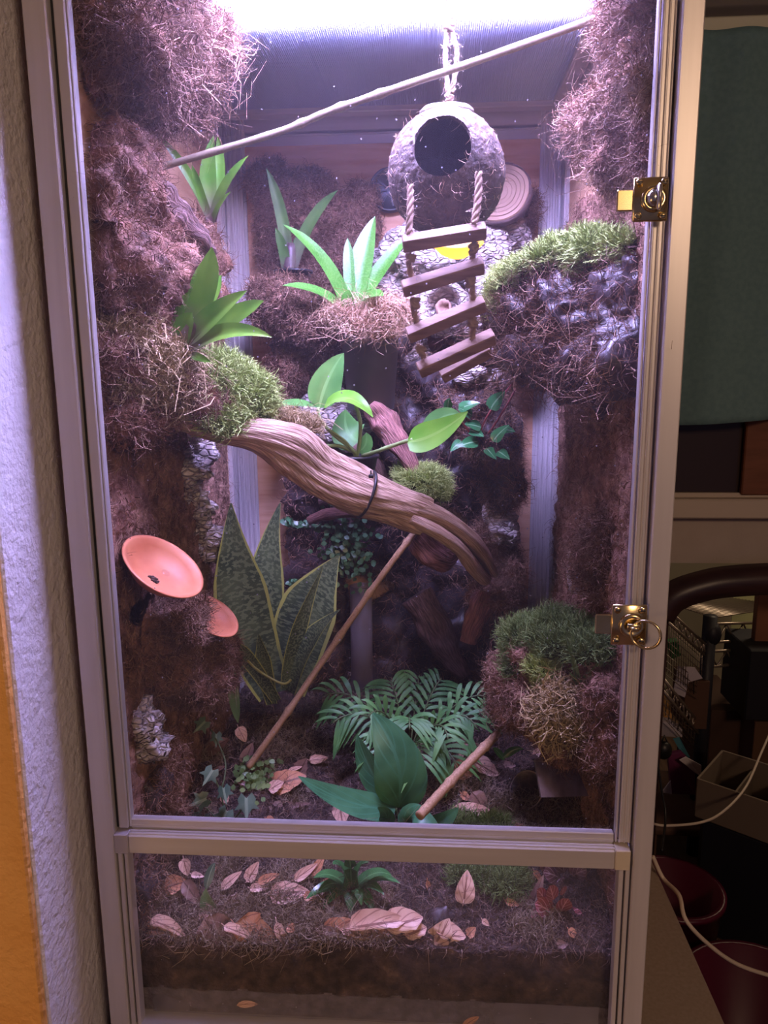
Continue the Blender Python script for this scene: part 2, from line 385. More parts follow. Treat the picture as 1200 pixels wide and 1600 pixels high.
MT['ropebody'] = mat('jute_rope', (.36, .23, .16), (.62, .47, .36), 18, rough=.9, bump=.8, bscale=14, uv=True, stretch=(4, 60, 1), spec=.1)
MT['rung'] = mat('rung_wood', (.20, .115, .075), (.32, .20, .135), 14, detail=6, rough=.6, stretch=(1, 1, 12), bump=.2)
MT['black'] = mat('black_plastic', (.012, .012, .014), rough=.4, spec=.5)
MT['soilpot'] = mat('potting_mix', (.05, .035, .03), (.2, .15, .11), 150, rough=.9, bump=1, bscale=300)
MT['yellow'] = mat('yellow_plastic', (1.0, .50, .02), rough=.3, spec=.5)
MT['clear'] = glass_mat('smoky_plastic', .42, (.72, .82, .80))
MT['film'] = glass_mat('plastic_film', .25, (.8, .8, .85))
MT['slicewood'] = mat('wood_slice', (.20, .11, .06), (.28, .17, .10), 6, rough=.6)
MT['slab'] = mat('weathered_plank', (.20, .14, .13), (.34, .26, .24), 8, detail=8, rough=.8, stretch=(8, 1, 8), bump=.5)
MT['stone'] = mat('wet_dark_stone', (.02, .014, .014), (.09, .06, .055), 90, rough=.5, coat=0, spec=.5)
def L_(k, *a, **kw): MT[k] = leaf_mat(k+'_leaf', *a, **kw)
L_('brom', (.09, .25, .025), (.18, .36, .045), base=(.16, .07, .11), base_end=.45, rough=.3, trans=.25)
L_('bromb', (.045, .19, .015), (.08, .26, .03), base=(.12, .30, .04), base_end=.2, bands=(.10, .28, .05), rough=.3, trans=.2)
L_('bromd', (.04, .10, .02), (.08, .16, .04), base=(.10, .05, .07), base_end=.5, rough=.35)
L_('pothos', (.055, .18, .035), (.10, .27, .06), mid=(.12, .30, .08), rough=.28, trans=.1)
L_('pothosbr', (.12, .36, .03), (.20, .44, .05), mid=(.24, .48, .08), rough=.28, trans=.3)
L_('pepero', (.03, .17, .05), (.07, .28, .10), mid=(.25, .5, .25), rough=.15)
L_('snake', (.045, .075, .035), (.10, .14, .06), margin=(.46, .48, .12), mw=.06, bands=(.17, .22, .10), rough=.45)
L_('palm', (.05, .15, .04), (.11, .26, .07), rough=.5, spec=.3)
L_('broad', (.03, .12, .045), (.07, .22, .09), vein=(.06, .21, .10), vscale=7, rough=.38, spec=.35)
L_('lowp', (.03, .13, .03), (.07, .22, .06), rough=.25, mid=(.12, .3, .10))
L_('ivy', (.06, .12, .075), (.14, .22, .14), rough=.4, mid=(.25, .35, .22))
L_('smallp', (.12, .22, .07), (.20, .32, .11), rough=.4)
L_('fitt', (.30, .07, .07), (.42, .12, .11), vein=(.85, .42, .45), vscale=7, rough=.4)
L_('fittp', (.14, .06, .07), (.2, .1, .1), vein=(.55, .40, .42), vscale=7, rough=.4)
L_('dead1', (.66, .38, .26), (.86, .60, .44), vein=(.36, .18, .13), vscale=6, rough=.45, mid=(.28, .13, .09))
L_('dead2', (.48, .20, .09), (.72, .38, .20), vein=(.28, .11, .07), vscale=6, rough=.4, mid=(.22, .10, .06))
L_('dead3', (.16, .085, .06), (.30, .17, .12), rough=.5, mid=(.1, .05, .03))
L_('creep', (.05, .15, .06), (.10, .24, .10), rough=.35)
MT['stem'] = mat('green_stem', (.30, .42, .16), rough=.4)
MT['stemdk'] = mat('dark_stem', (.10, .14, .05), rough=.5)
MT['stemred'] = mat('red_stem', (.35, .08, .07), rough=.5)
# ================================================================== ROOM
g = Geo(); g.box((.3, .2, -.76), (5.0, 5.2, .02)); struct('floor', g, mat('floor_boards', (.12, .07, .045), (.2, .12, .08), 6, stretch=(8, 1, 1)))
MT['plaster'] = mat('knockdown_plaster', (.74, .70, .74), (.80, .76, .80), 15, rough=.7, bump=1.0, bscale=105, bdist=.004, lo=.3, hi=.7)
MT['orangewall'] = mat('orange_plaster', (.74, .36, .09), (.80, .42, .12), 12, rough=.7, bump=1.0, bscale=95, bdist=.004)
MT['wallpaint'] = mat('beige_wall', (.50, .42, .36), (.54, .46, .40), 12, rough=.8, bump=.3, bscale=90)
MT['trim'] = mat('painted_trim', (.62, .53, .44), rough=.5)
g = Geo(); g.box((-.353, .657, .40), (.05, 1.476, 2.32), bev=.002); struct('wall_left', g, MT['plaster'])
g = Geo(); g.box((-1.259, -.088, .40), (1.86, .010, 2.32), bev=.002); struct('wall_left_return', g, MT['orangewall'])
g = Geo(); g.box((.3, .2, 1.63), (5.0, 5.2, .04)); struct('ceiling', g, mat('ceiling_paint', (.62, .60, .62), rough=.8))
g = Geo(); g.box((-.1, .9, 1.585), (.10, 1.0, .05)); struct('trim_1', g, mat('ceiling_beam', (.55, .56, .35), rough=.6))
# back wall at Y = 1.3 with a pass-through behind the arch, from px 1040 right
YB = 1.30
za = float(A(1120, 880, YB)[2]); xl, xr = .55, 1.45
g = Geo()
g.box((( -.35+xl)/2-.1, YB+.05, .44), (xl+.15+.4, .1, 2.38))
g.box(((xl+xr)/2, YB+.05, (za+1.62)/2), (xr-xl, .1, 1.62-za))
g.box(((xr+2.8)/2, YB+.05, .44), (2.8-xr, .1, 2.38))
struct('wall_back', g, MT['wallpaint'])
g = Geo(); g.box((.9, 2.75, .44), (3.8, .06, 2.38)); struct('wall_far', g, mat('far_wall', (.30, .27, .20), rough=.8))
g = Geo(); g.box((2.85, .2, .44), (.06, 5.2, 2.38)); struct('wall_right', g, MT['wallpaint'])
# window with cloth, sill
def rect_px(g, px0, py0, px1, py1, Y, th, bev=.002):
    a = A(px0, py0, Y); b = A(px1, py1, Y); g.box(((a[0]+b[0])/2, Y+th/2, (a[2]+b[2])/2), (abs(b[0]-a[0]), th, abs(b[2]-a[2])), bev=bev)
g = Geo(); rect_px(g, 1040, 780, 1420, 812, YB-.055, .05, .004); rect_px(g, 1040, 770, 1420, 781, YB-.02, .015)
struct('window_sill', g, MT['trim'])
g = Geo(); rect_px(g, 1040, 28, 1420, 47, YB-.05, .045, .004); struct('trim_2', g, mat('cream_trim', (.8, .78, .62), rough=.5))
g = Geo(); rect_px(g, 1040, 640, 1420, 772, YB-.008, .004); struct('window_1', g, mat('dark_window', (.045, .028, .026), rough=.25))
g = Geo(); rect_px(g, 1168, 652, 1420, 774, YB-.03, .018, .003); single('wooden_shutter', g, mat('redbrown_wood', (.16, .055, .03), (.22, .08, .045), 8, stretch=(1, 1, 6)), 'red-brown wooden panel standing in the window below the teal cloth', 'panel', smooth=False)
# teal cloth: pleated sheet hanging in front of the window
n1, n2 = 60, 50; V = []; tl = A(1010, 47, YB-.10); tr = A(1460, 40, YB-.10)
bl = A(1010, 668, YB-.10); br = A(1460, 610, YB-.10)
for i in range(n1+1):
    for j in range(n2+1):
        u, v = i/n1, j/n2; sag = .05*math.sin(math.pi*u*.8)*v
        p = (tl*(1-u)+tr*u)*(1-v)+(bl*(1-u)+br*u)*v
        V.append(p+np.array([0, .018*math.sin(u*11+v*1.4)*(.3+v)+.006*math.sin(u*31+v*5), -sag*.4]))
F = [[i*(n2+1)+j, (i+1)*(n2+1)+j, (i+1)*(n2+1)+j+1, i*(n2+1)+j+1] for i in range(n1) for j in range(n2)]
g = Geo(); g.add(V, F); o = single('window_cloth', g, mat('teal_cloth', (.15, .27, .29), (.18, .31, .33), 80, rough=.9, bump=.2, bscale=300), 'plain dark teal cloth hanging over the window right of the cabinet', 'curtain')
md = o.modifiers.new('s', 'SOLIDIFY'); md.thickness = .003

# dresser that carries the cabinet
r = thing('dresser', (.04, .35, -.75), 'beige topped dresser that the planted cabinet stands on', 'dresser')
MT['top'] = mat('beige_laminate', (.30, .24, .19), (.35, .28, .23), 200, rough=.5)
g = Geo(); g.box((.053, .355, -.012), (.748, .83, .024), bev=.003); build('table_top', g, MT['top'], r, False)
g = Geo(); g.box((.053, .36, -.38), (.72, .78, .71)); build('body', g, mat('dresser_body', (.3, .22, .16)), r, False)
for i in range(3):
    g = Geo(); g.box((.04, -.036, -.15-.22*i), (.70, .012, .205), bev=.003); dd = build('drawer', g, MT['top'], r, False)
    g = Geo(); g.tube([(-.03, -.045, -.15-.22*i), (-.03, -.066, -.15-.22*i), (.11, -.066, -.15-.22*i), (.11, -.045, -.15-.22*i)], .004, 8); build('handle', g, MT['chrome'], dd)

# arched dark frame and what is seen through it
r = thing('arched_frame', (1.0, YB-.03, -.75), 'dark arched wooden mirror-like frame below the window sill', 'frame')
wood = mat('dark_frame_wood', (.035, .016, .02), (.06, .028, .03), 8, rough=.35, stretch=(1, 1, 5))
arc = [A(px, py, YB-.05) for px, py in ((1030, 960), (1045, 938), (1065, 926), (1090, 918), (1120, 911), (1160, 907), (1200, 905), (1240, 907), (1290, 914), (1340, 928), (1380, 960))]
g = Geo(); g.tube(spline(arc, 40), S(26, arc[4]), 8, flat=1.0, up=(0, 1, 0)); build('arch', g, wood, r)
for px in (1030, 1380):
    a = A(px, 955, YB-.05); g = Geo(); g.box((a[0], a[1], (a[2]-.75)/2), (.045, .04, a[2]+.75), bev=.006); build('post', g, wood, r)

MT['wire'] = mat('chromed_wire', (.35, .29, .24), rough=.35, metal=.8)
MT['blackpost'] = mat('black_post', (.012, .012, .02), rough=.5)
FL = -.75
def to_floor(g, p, w, d): g.box((p[0], p[1], (p[2]+FL)/2), (w, d, p[2]-FL), bev=.003)
rk = thing('wire_shelf_rack', tuple(A(1110, 1150, 1.75)[:2])+(FL,), 'chrome wire shelving rack with black corner post seen through the arch', 'shelf')
pt = A(1110, 962, 1.5)
g = Geo(); g.tube([(pt[0], 1.5, FL), (pt[0], 1.5, pt[2])], S(11, pt), 10); build('post', g, MT['blackpost'], rk)
g = Geo(); q = A(1112, 990, 1.5); g.ball(q, (S(15, q), S(15, q), S(20, q)), 10); build('corner_clamp', g, MT['blackpost'], rk)
def ladder_beam(p0, p1, drop, n, name='shelf_rail'):
    g = Geo(); d = np.array([0, 0, -drop])
    g.tube([p0, p1], .005, 6); g.tube([p0+d, p1+d], .005, 6)
    for i in range(n):
        a = p0+(p1-p0)*(i/n)+(d if i % 2 else 0); b = p0+(p1-p0)*((i+1)/n)+(0 if i % 2 else d); g.tube([a, b], .003, 5)
    return build(name, g, MT['wire'], rk)
a0 = A(1040, 950, 1.36); a1 = A(1108, 1012, 1.5); ladder_beam(a0, a1, .035, 14)
b0 = A(1034, 1058, 1.36); b1 = A(1097, 1136, 1.5); ladder_beam(b0, b1, .035, 12)
c0 = A(1108, 975, 1.52); c1 = A(1230, 972, 1.95); ladder_beam(c0, c1, .06, 10)
e0 = A(1108, 1018, 1.52); e1 = A(1230, 1012, 1.95); ladder_beam(e0, e1, .05, 10)
g = Geo()
for i in range(16):
    t = i/15; g.tube([A(1050+66*t, 945+20*t, 1.55), A(1150+80*t, 935+12*t, 2.2)], .0025, 5)
build('wire_shelf', g, MT['wire'], rk)
g = Geo()   # wire basket front hanging below the upper rail
for i in range(20):
    t = i/19; p = a0+(a1-a0)*t; g.tube([p, p+np.array([.01, .01, -.19])], .0015, 4)
for k in range(9): g.tube([a0+np.array([0, 0, -.03-.02*k]), a1+np.array([0, 0, -.03-.02*k])], .0012, 4)
build('wire_basket', g, MT['wire'], rk)
g = Geo()
for i in range(14):
    t = i/13; p = b0+(b1-b0)*t; g.tube([p, p+np.array([.0, .01, -.10])], .0015, 4)
for k in range(5): g.tube([b0+np.array([0, 0, -.03-.02*k]), b1+np.array([0, 0, -.03-.02*k])], .0012, 4)
build('wire_basket', g, MT['wire'], rk)
def panel(name, px0, py0, px1, py1, Y, th, m_, label, cat, down=False, bev=.002):
    g = Geo(); a = A(px0, py0, Y); b = A(px1, py1, Y); z0 = FL if down else min(a[2], b[2]); z1 = max(a[2], b[2])
    g.box(((a[0]+b[0])/2, Y+th/2, (z0+z1)/2), (abs(b[0]-a[0]), th, z1-z0), bev=bev); return single(name, g, m_, label, cat, smooth=False)
panel('storage_crate', 1112, 1110, 1162, 1250, 1.62, .3, mat('darkbrown_box', (.07, .035, .025), rough=.7), 'dark brown crate standing behind the black post of the shelving', 'crate', True)
panel('storage_box', 1165, 1100, 1179, 1250, 1.80, .10, mat('redbrown_box', (.085, .03, .02), rough=.7), 'red-brown upright box between crate and black loudspeaker', 'box', True)
panel('loudspeaker', 1172, 1016, 1260, 1128, 1.48, .2, mat('speaker_black', (.008, .008, .014), rough=.6), 'black boxy loudspeaker on the right edge below the wood panel', 'speaker', False, .004)
o = panel('wooden_stand', 1180, 1128, 1270, 1420, 1.52, .12, mat('stand_wood', (.12, .06, .035), rough=.6), 'narrow brown wooden stand carrying the black loudspeaker', 'stand', True)
panel('wood_board', 1186, 925, 1250, 1014, 1.56, .03, mat('board_wood', (.20, .085, .045), (.26, .11, .06), 9), 'reddish wooden board standing on top of the black loudspeaker', 'board')
panel('poster_sheet', 1146, 925, 1184, 1000, 2.3, .004, mat('greenish_paper', (.45, .47, .25), rough=.8), 'pale green-yellow paper sheet far behind the wire shelves', 'paper')
# low table under the papers
zt = float(A(1060, 1260, 1.45)[2])
r = thing('side_table', (float(A(1060, 1250, 1.5)[0]), 1.5, FL), 'small dark side table heaped with papers inside the arch', 'table')
g = Geo(); g.box((A(1065, 1250, 1.5)[0], 1.5, zt-.012), (.30, .34, .024), bev=.004); build('table_top', g, MT['driftdk'], r)
for sx in (-.13, .13):
    for sy in (-.14, .14):
        g = Geo(); g.box((A(1065, 1250, 1.5)[0]+sx, 1.5+sy, (zt-.024+FL)/2), (.025, .025, zt-.024-FL), bev=.003); build('leg', g, MT['driftdk'], r, False)
def sheet(name, pts, Y0, dY, m_, label, cat, th=.002, tz=0):
    P = [A(px, py, Y0+dY*k) for (px, py), k in zip(pts, np.linspace(0, 1, len(pts)))]
    n = len(P); g = Geo(); off = np.array([0, th, 0])
    g.add([*P, *[p+off for p in P]], [list(range(n))[::-1], list(range(n, 2*n))]+[[i, (i+1) % n, n+(i+1) % n, n+i] for i in range(n)])
    return single(name, g, m_, label, cat, smooth=False)
pw = mat('paper', (.62, .56, .62), rough=.8)
sheet('paper_sheet', [(1060, 1041), (1086, 1043), (1098, 1060), (1076, 1066), (1070, 1090), (1052, 1082)], 1.43, .03, pw, 'white paper sheet leaning above the brown carton', 'paper', th=.004)
panel('brown_carton', 1072, 1064, 1104, 1140, 1.47, .12, mat('carton', (.10, .05, .033), rough=.8), 'brown carton beside the black post with white paper behind', 'box', False)
sheet('paper_sheet', [(1034, 1128), (1050, 1128), (1066, 1140), (1066, 1152), (1030, 1150)], 1.42, .04, pw, 'flat white paper stack on the lower wire shelf', 'paper', th=.03)
sheet('teal_card', [(1052, 1155), (1062, 1153), (1078, 1183), (1070, 1186)], 1.41, .03, mat('teal_card', (.07, .25, .32)), 'small teal card among the papers', 'card', th=.006)
sheet('magenta_folder', [(1044, 1180), (1066, 1176), (1086, 1196), (1086, 1242), (1050, 1240)], 1.40, .03, mat('magenta', (.16, .03, .10), rough=.5), 'magenta folder upright on the small side table', 'folder', th=.02)
sheet('paper_sheet', [(1062, 1188), (1072, 1183), (1096, 1196), (1096, 1214), (1084, 1206)], 1.37, .02, pw, 'white paper poking out in front of magenta folder', 'paper', th=.004)
sheet('paper_sheet', [(1034, 1238), (1048, 1220), (1050, 1241)], 1.36, .02, pw, 'small white paper corner left of the magenta folder', 'paper', th=.004)
sheet('green_bag', [(1046, 1004), (1060, 1002), (1064, 1024), (1050, 1030)], 1.42, .02, mat('green', (.02, .13, .04)), 'small green bag hanging in the wire basket', 'bag', th=.03)
sheet('orange_lit_bit', [(1036, 1080), (1044, 1092), (1052, 1126), (1038, 1126)], 1.46, .02, mat('orange_lit_tone', (.75, .42, .15)), 'orange card behind the lower wire basket', 'card', th=.01)  # warm light painted as an orange sheet
g = Geo(); p = A(1037, 1172, 1.36); g.ball(p, (S(13, p), .02, S(15, p)), 12); g.tube([p+np.array([-.02, 0, .0]), p+np.array([0, 0, .045]), p+np.array([.02, 0, 0])], .004, 6)
single('headphones', g, MT['black'], 'black headphones hanging beside the magenta folder', 'headphones')
# beige tray box with upright dividers
pc = A(1090, 1216, 1.16); an = math.radians(-38); d1 = np.array([math.cos(an), math.sin(an), 0]); d2 = np.array([-math.sin(an), math.cos(an), 0])
tb = thing('tray_box', (pc[0], pc[1], pc[2]-.11), 'open beige tray box with dividers below the shelving', 'box')
bm_ = mat('beige_card', (.16, .12, .09), rough=.8); Rt = np.stack([d1, d2, np.array([0, 0, 1.0])], 1); LA, LB, HH = .34, .20, .11
def tbox(nm, a, b, z, s_): g = Geo(); g.box(pc+d1*a+d2*b+np.array([0, 0, z-HH/2]), s_, Rt, bev=.001); build(nm, g, bm_, tb, False)
tbox('side_panel', LA/2, 0, 0, (LA, .006, HH)); tbox('side_panel', LA/2, LB, 0, (LA, .006, HH)); tbox('end_panel', 0, LB/2, 0, (.006, LB, HH)); tbox('end_panel', LA, LB/2, 0, (.006, LB, HH)); tbox('bottom', LA/2, LB/2, -HH/2, (LA, LB, .006))
for i in range(3): tbox('divider', LA*(i+1)/4, LB/2, -.01, (.005, LB-.01, HH-.03))
g = Geo(); ct = pc+d1*LA/2+d2*LB/2; g.box((ct[0], ct[1], (pc[2]-HH-.004+FL)/2), (LA-.02, LB-.02, pc[2]-HH-.004-FL), Rt, bev=.01); single('black_chest', g, MT['blackpost'], 'black chest under the beige tray box', 'chest', smooth=False)
# red bins
rb = mat('red_plastic', (.075, .002, .02), rough=.35)
def bucket(px, py, Y, r_px, h, label):
    c = A(px, py, Y); R_ = S(r_px, c); g = Geo(); b = (c[0], c[1], c[2]-h)
    g.lathe([(0, 0), (R_*.78, 0), (R_*.8, .01), (R_, h-.012), (R_+.008, h-.012), (R_+.008, h), (R_-.006, h), (R_*.78-.004, .015), (0, .012)], 40, b)
    return single('red_bucket', g, rb, label, 'bucket')
c = A(1052, 1385, .95); bucket(1052, 1385, .95, 72, c[2]-FL, 'dark red round bucket just behind the dresser edge')
c = A(1230, 1570, .62); bucket(1190, 1560, .66, 118, A(1190, 1560, .66)[2]-FL, 'larger red bucket nearest the bottom right corner')
# cables
wc = mat('white_cable', (.62, .52, .42), rough=.5)
g = Geo(); g.tube(spline([A(1020, 1338, .34), A(1036, 1372, .34), (onZ(1048, 1398, .004)+np.array([.012, 0, 0])), A(1072, 1438, .26), A(1110, 1478, .28), A(1155, 1508, .32), A(1215, 1528, .38)], 50), .0032, 8); single('white_cable', g, wc, 'white cable trailing along the dresser edge over the red buckets', 'cable')
g = Geo(); g.tube(spline([A(1215, 1118, 1.3), A(1190, 1175, 1.2), A(1165, 1230, 1.1), A(1130, 1268, 1.0), A(1095, 1285, .95), A(1040, 1290, .9), A(1015, 1285, .9)], 50), .003, 8); single('white_cable', g, wc, 'white cable looping down in front of the beige tray box', 'cable')
g = Geo(); g.tube(spline([A(1024, 1170, .9), A(1034, 1235, .88), A(1040, 1275, .86), A(1034, 1330, .8)], 30), .0028, 8); single('black_cable', g, MT['black'], 'thin black cord hanging just right of the cabinet', 'cord')

# ================================================================== CABINET
H0, H1 = 0.0, 1.20
cab = thing('vivarium_cabinet', (0, .305, 0), 'tall aluminium framed glass vivarium with mesh top, filling the picture', 'vivarium')
ZR = .276
def alu_post(x0, x1, y0, y1, z0, z1, name='post', grooves=()):
    g = Geo(); g.box(((x0+x1)/2, (y0+y1)/2, (z0+z1)/2), (x1-x0, y1-y0, z1-z0), bev=.0012)
    for gx0, gx1, gy0, gy1 in grooves: g.box(((gx0+gx1)/2, (gy0+gy1)/2, (z0+z1)/2), (gx1-gx0, gy1-gy0, z1-z0-.004), bev=.0006)
    return build(name, g, MT['alu'], cab, False)
alu_post(-.305, -.2825, 0, .028, .0, H1); alu_post(.2855, .305, 0, .028, .0, H1)
YI = .585
for sx in (-1, 1):
    a, b = sorted((sx*.305, sx*.243))
    e = sx*.243
    gr = [tuple(sorted((sx*(.248+.0085*i), sx*(.2525+.0085*i))))+(YI-.0035, YI+.002) for i in range(4)]
    gr += [tuple(sorted((sx*.2825, sx*.279)))+(YI-.030+.010*i, YI-.024+.010*i) for i in range(3)]
    alu_post(a, b, YI, .61, 0, H1, 'post', gr)
    x0, x1 = sorted((sx*.282, sx*.305)); alu_post(x0, x1, YI-.03, YI, 0, H1, 'post')
def alu_rail(c, s_, name='rail', ridges=()):
    g = Geo(); g.box(c, s_, bev=.0012)
    for cc, ss in ridges: g.box(cc, ss, bev=.0005)
    return build(name, g, MT['alu_h'], cab, False)
alu_rail((0, .598, H1-.014), (.53, .022, .028)); alu_rail((0, .600, H1-.047), (.49, .016, .034), ridges=[((0, .592, H1-.0325), (.49, .004, .003)), ((0, .592, H1-.0615), (.49, .004, .003))])
alu_rail((0, .014, H1-.014), (.565, .028, .028)); alu_rail((0, .6, .014), (.49, .02, .028)); alu_rail((0, .014, .014), (.566, .028, .028))
for sx in (-1, 1):
    alu_rail((sx*.2935, .30, H1-.014), (.023, .54, .028)); alu_rail((sx*.2935, .30, .014), (.023, .54, .028))
alu_rail((0, .010, ZR-.011), (.533, .020, .022), 'cross_rail', [((0, .0035+.0055*i, ZR+.0006), (.533, .0022, .0024)) for i in range(3)])
for sx in (-1, 1):
    g = Geo(); g.box((sx*.2745, .0098, ZR-.0105), (.0160, .0215, .0235), bev=.001); build('corner_joint', g, mat('joint_%s' % ('a' if sx < 0 else 'b'), (.42, .38, .42) if sx < 0 else (.60, .52, .40), rough=.5), cab, False)
# screen frame of the top
for c, s_ in (((0, .563, H1-.006), (.56, .024, .012)), ((0, .04, H1-.006), (.56, .024, .012)), ((-.268, .30, H1-.006), (.024, .52, .012)), ((.268, .30, H1-.006), (.024, .52, .012))):
    g = Geo(); g.box(c, s_, bev=.0015); build('screen_frame', g, MT['alu_h'], cab, False)
g = Geo()
w = .00062
xs = np.arange(-.256, .2565, .0026); ys = np.arange(.052, .5515, .0026)
for x in xs: g.box((x, .3015, H1-.004), (w, .50, w))
for y in ys: g.box((0, y, H1-.0036), (.513, w, w))
build('mesh_top', g, MT['mesh'], cab, False, kind='stuff')
# panels
g = Geo(); g.box((0, .614, .6), (.56, .006, 1.18)); build('back_panel', g, MT['ply'], cab, False)
g = Geo(); g.box((0, .5875, .6), (.5, .003, 1.1)); build('back_board', g, MT['ply'], cab, False)
for sx in (-1, 1):
    g = Geo(); g.box((sx*.2935, .31, .6), (.012, .56, 1.14)); build('side_panel', g, MT['ply'], cab, False)
g = Geo(); g.box((0, .3, .006), (.56, .57, .008)); build('bottom_panel', g, MT['ply'], cab, False)
# door
door = thing('door', (.28, .015, ZR), '', ''); del door['category']; del door['label']; door.parent = cab; door.location = Vector((.28, .015, ZR))-cab.location
def door_box(name, boxes, m_=None):
    g = Geo()
    for c, s_ in boxes: g.box(c, s_, bev=.0009)
    return build(name, g, m_ or MT['alu'], door, False)
ZD = (ZR+.004+H1-.03)/2; HD = H1-.03-ZR-.004
door_box('stile', [((-.2735, .0135, ZD), (.0105, .012, HD)), ((-.2672, .0155, ZD), (.0022, .010, HD)), ((-.2785, .010, ZD), (.0016, .004, HD))])
door_box('stile', [((.2785, .0145, ZD), (.0115, .010, HD)), ((.2825, .0095, ZD), (.0022, .003, HD)), ((.2775, .0095, ZD), (.0022, .003, HD)), ((.2725, .0095, ZD), (.0022, .003, HD)), ((.2690, .0145, ZD), (.0022, .010, HD))])
door_box('bottom_rail', [((0, .0165, ZR+.0075), (.534, .009, .011)), ((0, .0125, ZR+.005), (.534, .002, .004))], MT['alu_h'])
door_box('top_rail', [((0, .0165, H1-.036), (.534, .009, .012))], MT['alu_h'])
g = Geo(); g.box((0, .0190, ZD), (.535, .002, HD-.01)); build('glass_pane', g, MT['glass'], door, False)
g = Geo(); g.box((-.2808, .016, ZD), (.0030, .012, HD)); build('dark_gap', g, MT['dark_gap'], door, False)  # black strip painted in for the dark gap between post and stile
# lower pane
for x, w_ in ((-.2785, .0055), (-.2715, .0045), (.2815, .0045), (.2745, .0050)):
    g = Geo(); g.box((x, .010, .14), (w_, .014, .23), bev=.0008); build('pane_frame', g, MT['alu'], cab, False)
g = Geo(); g.box((0, .0190, .14), (.545, .002, .235)); build('lower_glass', g, MT['glass_low'], cab, False)
# latches
def latch(px, py, label, ring):
    c = A(px, py, -.001); s_ = lambda p: S(p, c)
    r = thing('door_latch', c, '', ''); del r['category']; r['label'] = label; r.parent = door; r.location = Vector(c.tolist())-world_loc(door)
    r.empty_display_size = .01
    cx, cz = c[0], c[2]
    g = Geo(); g.box((cx, -.0015, cz), (s_(54), .003, s_(66)), bev=.0012)
    g.box((cx, .002, cz), (s_(46), .004, s_(58)))
    for a in (-1, 1):
        for b in (-1, 1):
            q = (cx+a*s_(19), -.0036, cz+b*s_(25)); g.lathe([(0, 0), (s_(5.5), 0), (s_(5.5), .0012), (s_(4), .002), (0, .002)], 12, q, frame_from((0, -1, 0)))
            g.box((q[0], -.0058, q[2]), (s_(7), .0006, s_(1.4)), mi=1)
    build('plate', g, [MT['brass'], MT['dark_gap']], r, True)
    g = Geo(); g.box((cx-s_(38), .001, cz), (s_(26), .004, s_(32)), bev=.001); build('bolt', g, MT['brass'], r, False)
    g = Geo(); g.lathe([(0, .002), (s_(10), .002), (s_(13), .0035), (s_(19), .0035), (s_(20), 0), (s_(20), -.001)], 28, (cx+s_(4), -.003, cz), frame_from((0, -1, 0))); build('boss', g, MT['brass'], r)
    if ring:
        th = np.linspace(0, 2*math.pi, 33); rc = np.array([cx+s_(22), -.012, cz-s_(10)])
        P = [rc+np.array([s_(20)*math.cos(t), -.006*math.cos(t), s_(22)*math.sin(t)]) for t in th]
        g = Geo(); g.tube(P, s_(2.3), 8, cap=False); g.box((cx+s_(6), -.009, cz-s_(2)), (s_(12), .008, s_(7)), bev=.0008)
        g.box((cx+s_(6), -.0075, cz), (s_(22), .003, s_(10)), bev=.001); build('pull_ring', g, MT['brass'], r)
    else:
        g = Geo(); g.box((cx+s_(8), -.010, cz), (s_(7), .012, s_(40)), bev=.002); g.ball((cx+s_(2), -.007, cz), (s_(11), .006, s_(13)), 14); build('turn_knob', g, MT['chrome'], r)
latch(1016, 312, 'upper brass latch with upright turn knob', False)
latch(982, 976, 'lower brass latch with hanging pull ring', True)

# lamp on the mesh top
lp = thing('grow_lamp', (.02, .12, H1+.002), 'white LED grow lamp lying on the mesh top, coloured diodes', 'lamp')
LX0, LX1, LY0, LY1, LZ = -.25, .25, .005, .25, H1+.030
g = Geo(); g.box(((LX0+LX1)/2, (LY0+LY1)/2, LZ+.008), (LX1-LX0, LY1-LY0, .012), bev=.003)
for sx in (LX0+.004, LX1-.004): g.box((sx, (LY0+LY1)/2, LZ-.012), (.006, LY1-LY0, .034))
for sy in (LY0+.003, LY1-.003): g.box(((LX0+LX1)/2, sy, LZ-.011), (LX1-LX0, .005, .032))
build('housing', g, mat('lamp_housing', (.5, .5, .52), rough=.4), lp, False)
rr = random.Random(5)
cols = [((.75, .8, 1), 60), ((.22, .28, 1), 1.2), ((1, .42, .6), 1.2), ((.4, 1, .72), 1.1), ((.9, .95, 1), 80)]
for ci, (c_, s_) in enumerate(cols):
    MT['led%d' % ci] = emis('led_%d' % ci, c_, s_)
k = 0
for i in range(24):
    for j in range(8):
        q = rr.random(); ci = 0 if q < .35 else 4 if q < .6 else 1 if q < .74 else 2 if q < .88 else 3
        g = Geo(); g.lathe([(0, 0), (.0042, .0004), (.0052, .002), (.0052, .0035)], 10, (LX0+.014+i*(LX1-LX0-.028)/23, LY0+.012+j*(LY1-LY0-.024)/7, LZ-.024)); o = build('diode', g, MT['led%d' % ci], lp)
for i in range(5):
    ly = LY0+.028+i*(LY1-LY0-.056)/4
    area('grow_lamp_light', ((LX0+LX1)/2, ly, LZ-.0135), ((LX0+LX1)/2, ly+.45, 0), LX1-LX0-.02, .044, LAMP_POWER/5, (.50, .43, 1.0))
g = Geo(); g.tube(spline([onZ(450, -20, H1+.012), onZ(458, 20, H1+.007), onZ(490, 95, H1+.006), onZ(520, 163, H1+.006)], 24), .0022, 8); single('lamp_cable', g, MT['black'], 'thin black lamp cord lying on the mesh top', 'cord')
